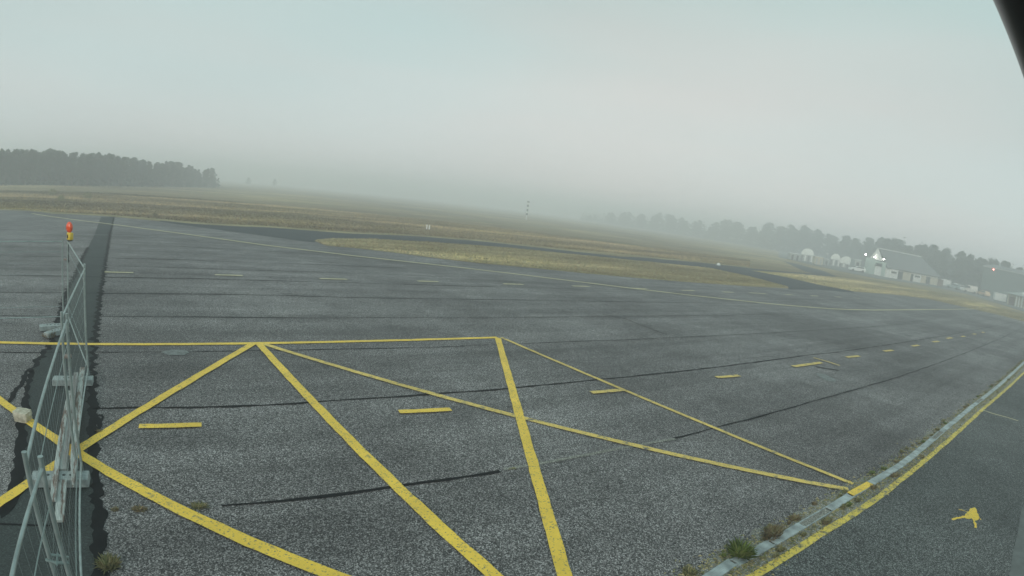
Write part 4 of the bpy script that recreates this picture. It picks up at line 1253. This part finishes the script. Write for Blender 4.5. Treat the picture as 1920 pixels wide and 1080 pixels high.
m = MB(); m.lathe([(0.18, 0), (0.18, 0.5), (0.28, 0.52), (0.28, 0.7), (0.02, 0.8)], (L*0.38, 1.0, ht+0.2), 12); m.build('chimney', W, sb, True)

# parked cars
def car(px, py, yaw, col, label, kind='hatch', glass=None):
    p = at(px, py)
    paintm = mat('car paint', col, 0.35, var=0.05, spec=0.6)
    t = thing('parked_car', label, 'car', (p.x, p.y, 0), yaw, 'vehicles parked between the hangars')
    van = kind == 'van'
    lo = [(-2.1, 0.35), (-2.15, 0.75), (-2.05, 1.0 if not van else 1.1), (1.0, 0.98), (1.95, 0.82), (2.12, 0.6), (2.08, 0.3)]
    hi = [(-2.0, 1.0), (-1.75, 1.42), (0.2, 1.46), (0.95, 0.98)] if not van else [(-2.1, 1.1), (-2.08, 1.95), (0.75, 1.98), (1.35, 1.0)]
    def extr(pr, w0, w1):
        n = len(pr); m_ = MB()
        vs = [(x, -w0 if i in (0, n-1) else -w1, z) for i, (x, z) in enumerate(pr)]+[(x, w0 if i in (0, n-1) else w1, z) for i, (x, z) in enumerate(pr)]
        fs = [tuple(range(n)), tuple(range(2*n-1, n-1, -1))]+[(i, n+i, n+(i+1) % n, (i+1) % n) for i in range(n)]
        m_.add(vs, fs); return m_
    b_ = extr(lo, 0.86, 0.88).build('body', paintm, t)
    extr([(x, z+0.003) for x, z in hi], 0.82, 0.66).build('cabin', paintm, t)
    g_ = MB()
    x0, x1 = (-1.6, 0.15) if not van else (0.2, 1.0)
    z0, z1 = (1.04, 1.36) if not van else (1.2, 1.75)
    for sgn in (-1, 1):
        g_.add([(x0-0.1, sgn*0.84, z0), (x1+0.45, sgn*0.84, z0), (x1, sgn*0.74, z1), (x0+0.05, sgn*0.74, z1)], [(0, 1, 2, 3)])
    g_.add([(hi[2][0]+0.07, -0.6, hi[2][1]-0.06), (hi[2][0]+0.07, 0.6, hi[2][1]-0.06), (hi[3][0]+0.02, 0.72, hi[3][1]+0.1), (hi[3][0]+0.02, -0.72, hi[3][1]+0.1)], [(0, 1, 2, 3)])
    g_.build('window', DK, t)
    for x in (-1.35, 1.35):
        for s_ in (-1, 1):
            w_ = MB(); w_.lathe([(0.18, -0.1), (0.31, -0.1), (0.33, -0.06), (0.33, 0.06), (0.31, 0.1), (0.18, 0.1)], (0, 0, 0), 14, 0, Matrix.Rotation(math.pi/2, 4, 'X'))
            w_.build('wheel', M['black_plastic'], t, True, (x, s_*0.80, 0.33))
    for s_ in (-1, 1):
        h_ = MB(); h_.box(2.0, 2.10, s_*0.6-0.14, s_*0.6+0.14, 0.62, 0.75); h_.build('headlight', W, t)
    return t
car(1769, 537, 2.2, (0.72, 0.73, 0.70), 'white van at the end of the gabled hangar, first of the parked vehicles', 'van')
car(1788, 542, 1.9, (0.30, 0.38, 0.38), 'grey blue car parked second from the gabled hangar')
car(1802, 545, 2.0, (0.75, 0.76, 0.74), 'white low car parked third from the gabled hangar')
car(1817, 549, 2.6, (0.55, 0.53, 0.47), 'pale beige van parked fourth from the gabled hangar', 'van')
car(1843, 555.5, 1.4, (0.60, 0.42, 0.26), 'orange and cream car parked against the large dark hangar')
car(1777, 536, 0.3, (0.62, 0.64, 0.62), 'pale grey van behind the white van, by the end of the gabled hangar', 'van')
car(1829, 550.5, 0.6, (0.33, 0.34, 0.33), 'dark grey car between the beige van and the orange car')
car(1795, 541, 0.4, (0.70, 0.71, 0.69), 'white car half hidden behind the grey blue car')
car(1606, 509.5, 2.9, (0.78, 0.79, 0.76), 'white low car parked left of the gabled hangar')

# ------------------------------------------------------------------ dark mounting arm beside the camera
a_ = ray(1856, -12)*0.62; b_ = ray(1930, 178)*0.62
ca = Vector((0, 0, H))
dd_ = (b_-a_).normalized()
side = (a_+b_).normalized().cross(dd_).normalized()
if side.dot(ray(1990, 20)) < 0: side = -side
rad = 0.075
base_ = (a_+b_)/2+side*rad+((a_+b_)/2).normalized()*0.02
arm = thing('mounting_pole', 'glossy black pole slanting across the top right corner', 'pole', tuple(ca+base_))
m = MB(); m.tube([-dd_*1.4, dd_*0.9], rad, 48); m.build('tube', mat('black gloss pole', (0.008, 0.008, 0.010), 0.28, var=0.1), arm, True)
m = MB(); m.tube([-dd_*0.55, -dd_*0.50], rad+0.006, 48); m.build('collar', M['black_plastic'], arm, True)

# ------------------------------------------------------------------ mist
hz = MB(); hz.box(-1600, 1600, -1600, 1600, -1.0, 19.5)
ho = hz.build('haze', [])
ho.data.materials.clear()
hm_ = bpy.data.materials.new('haze'); hm_.use_nodes = True
N_ = hm_.node_tree.nodes; N_.clear()
oo = N_.new('ShaderNodeOutputMaterial'); pv = N_.new('ShaderNodeVolumePrincipled')
pv.inputs['Color'].default_value = (0.98, 0.985, 0.995, 1)
pv.inputs['Density'].default_value = 0.0052
pv.inputs['Anisotropy'].default_value = 0.0
hm_.node_tree.links.new(pv.outputs[0], oo.inputs['Volume'])
ho.data.materials.append(hm_)
tag(ho, 'pale morning mist lying over the airfield', 'haze', kind='stuff')
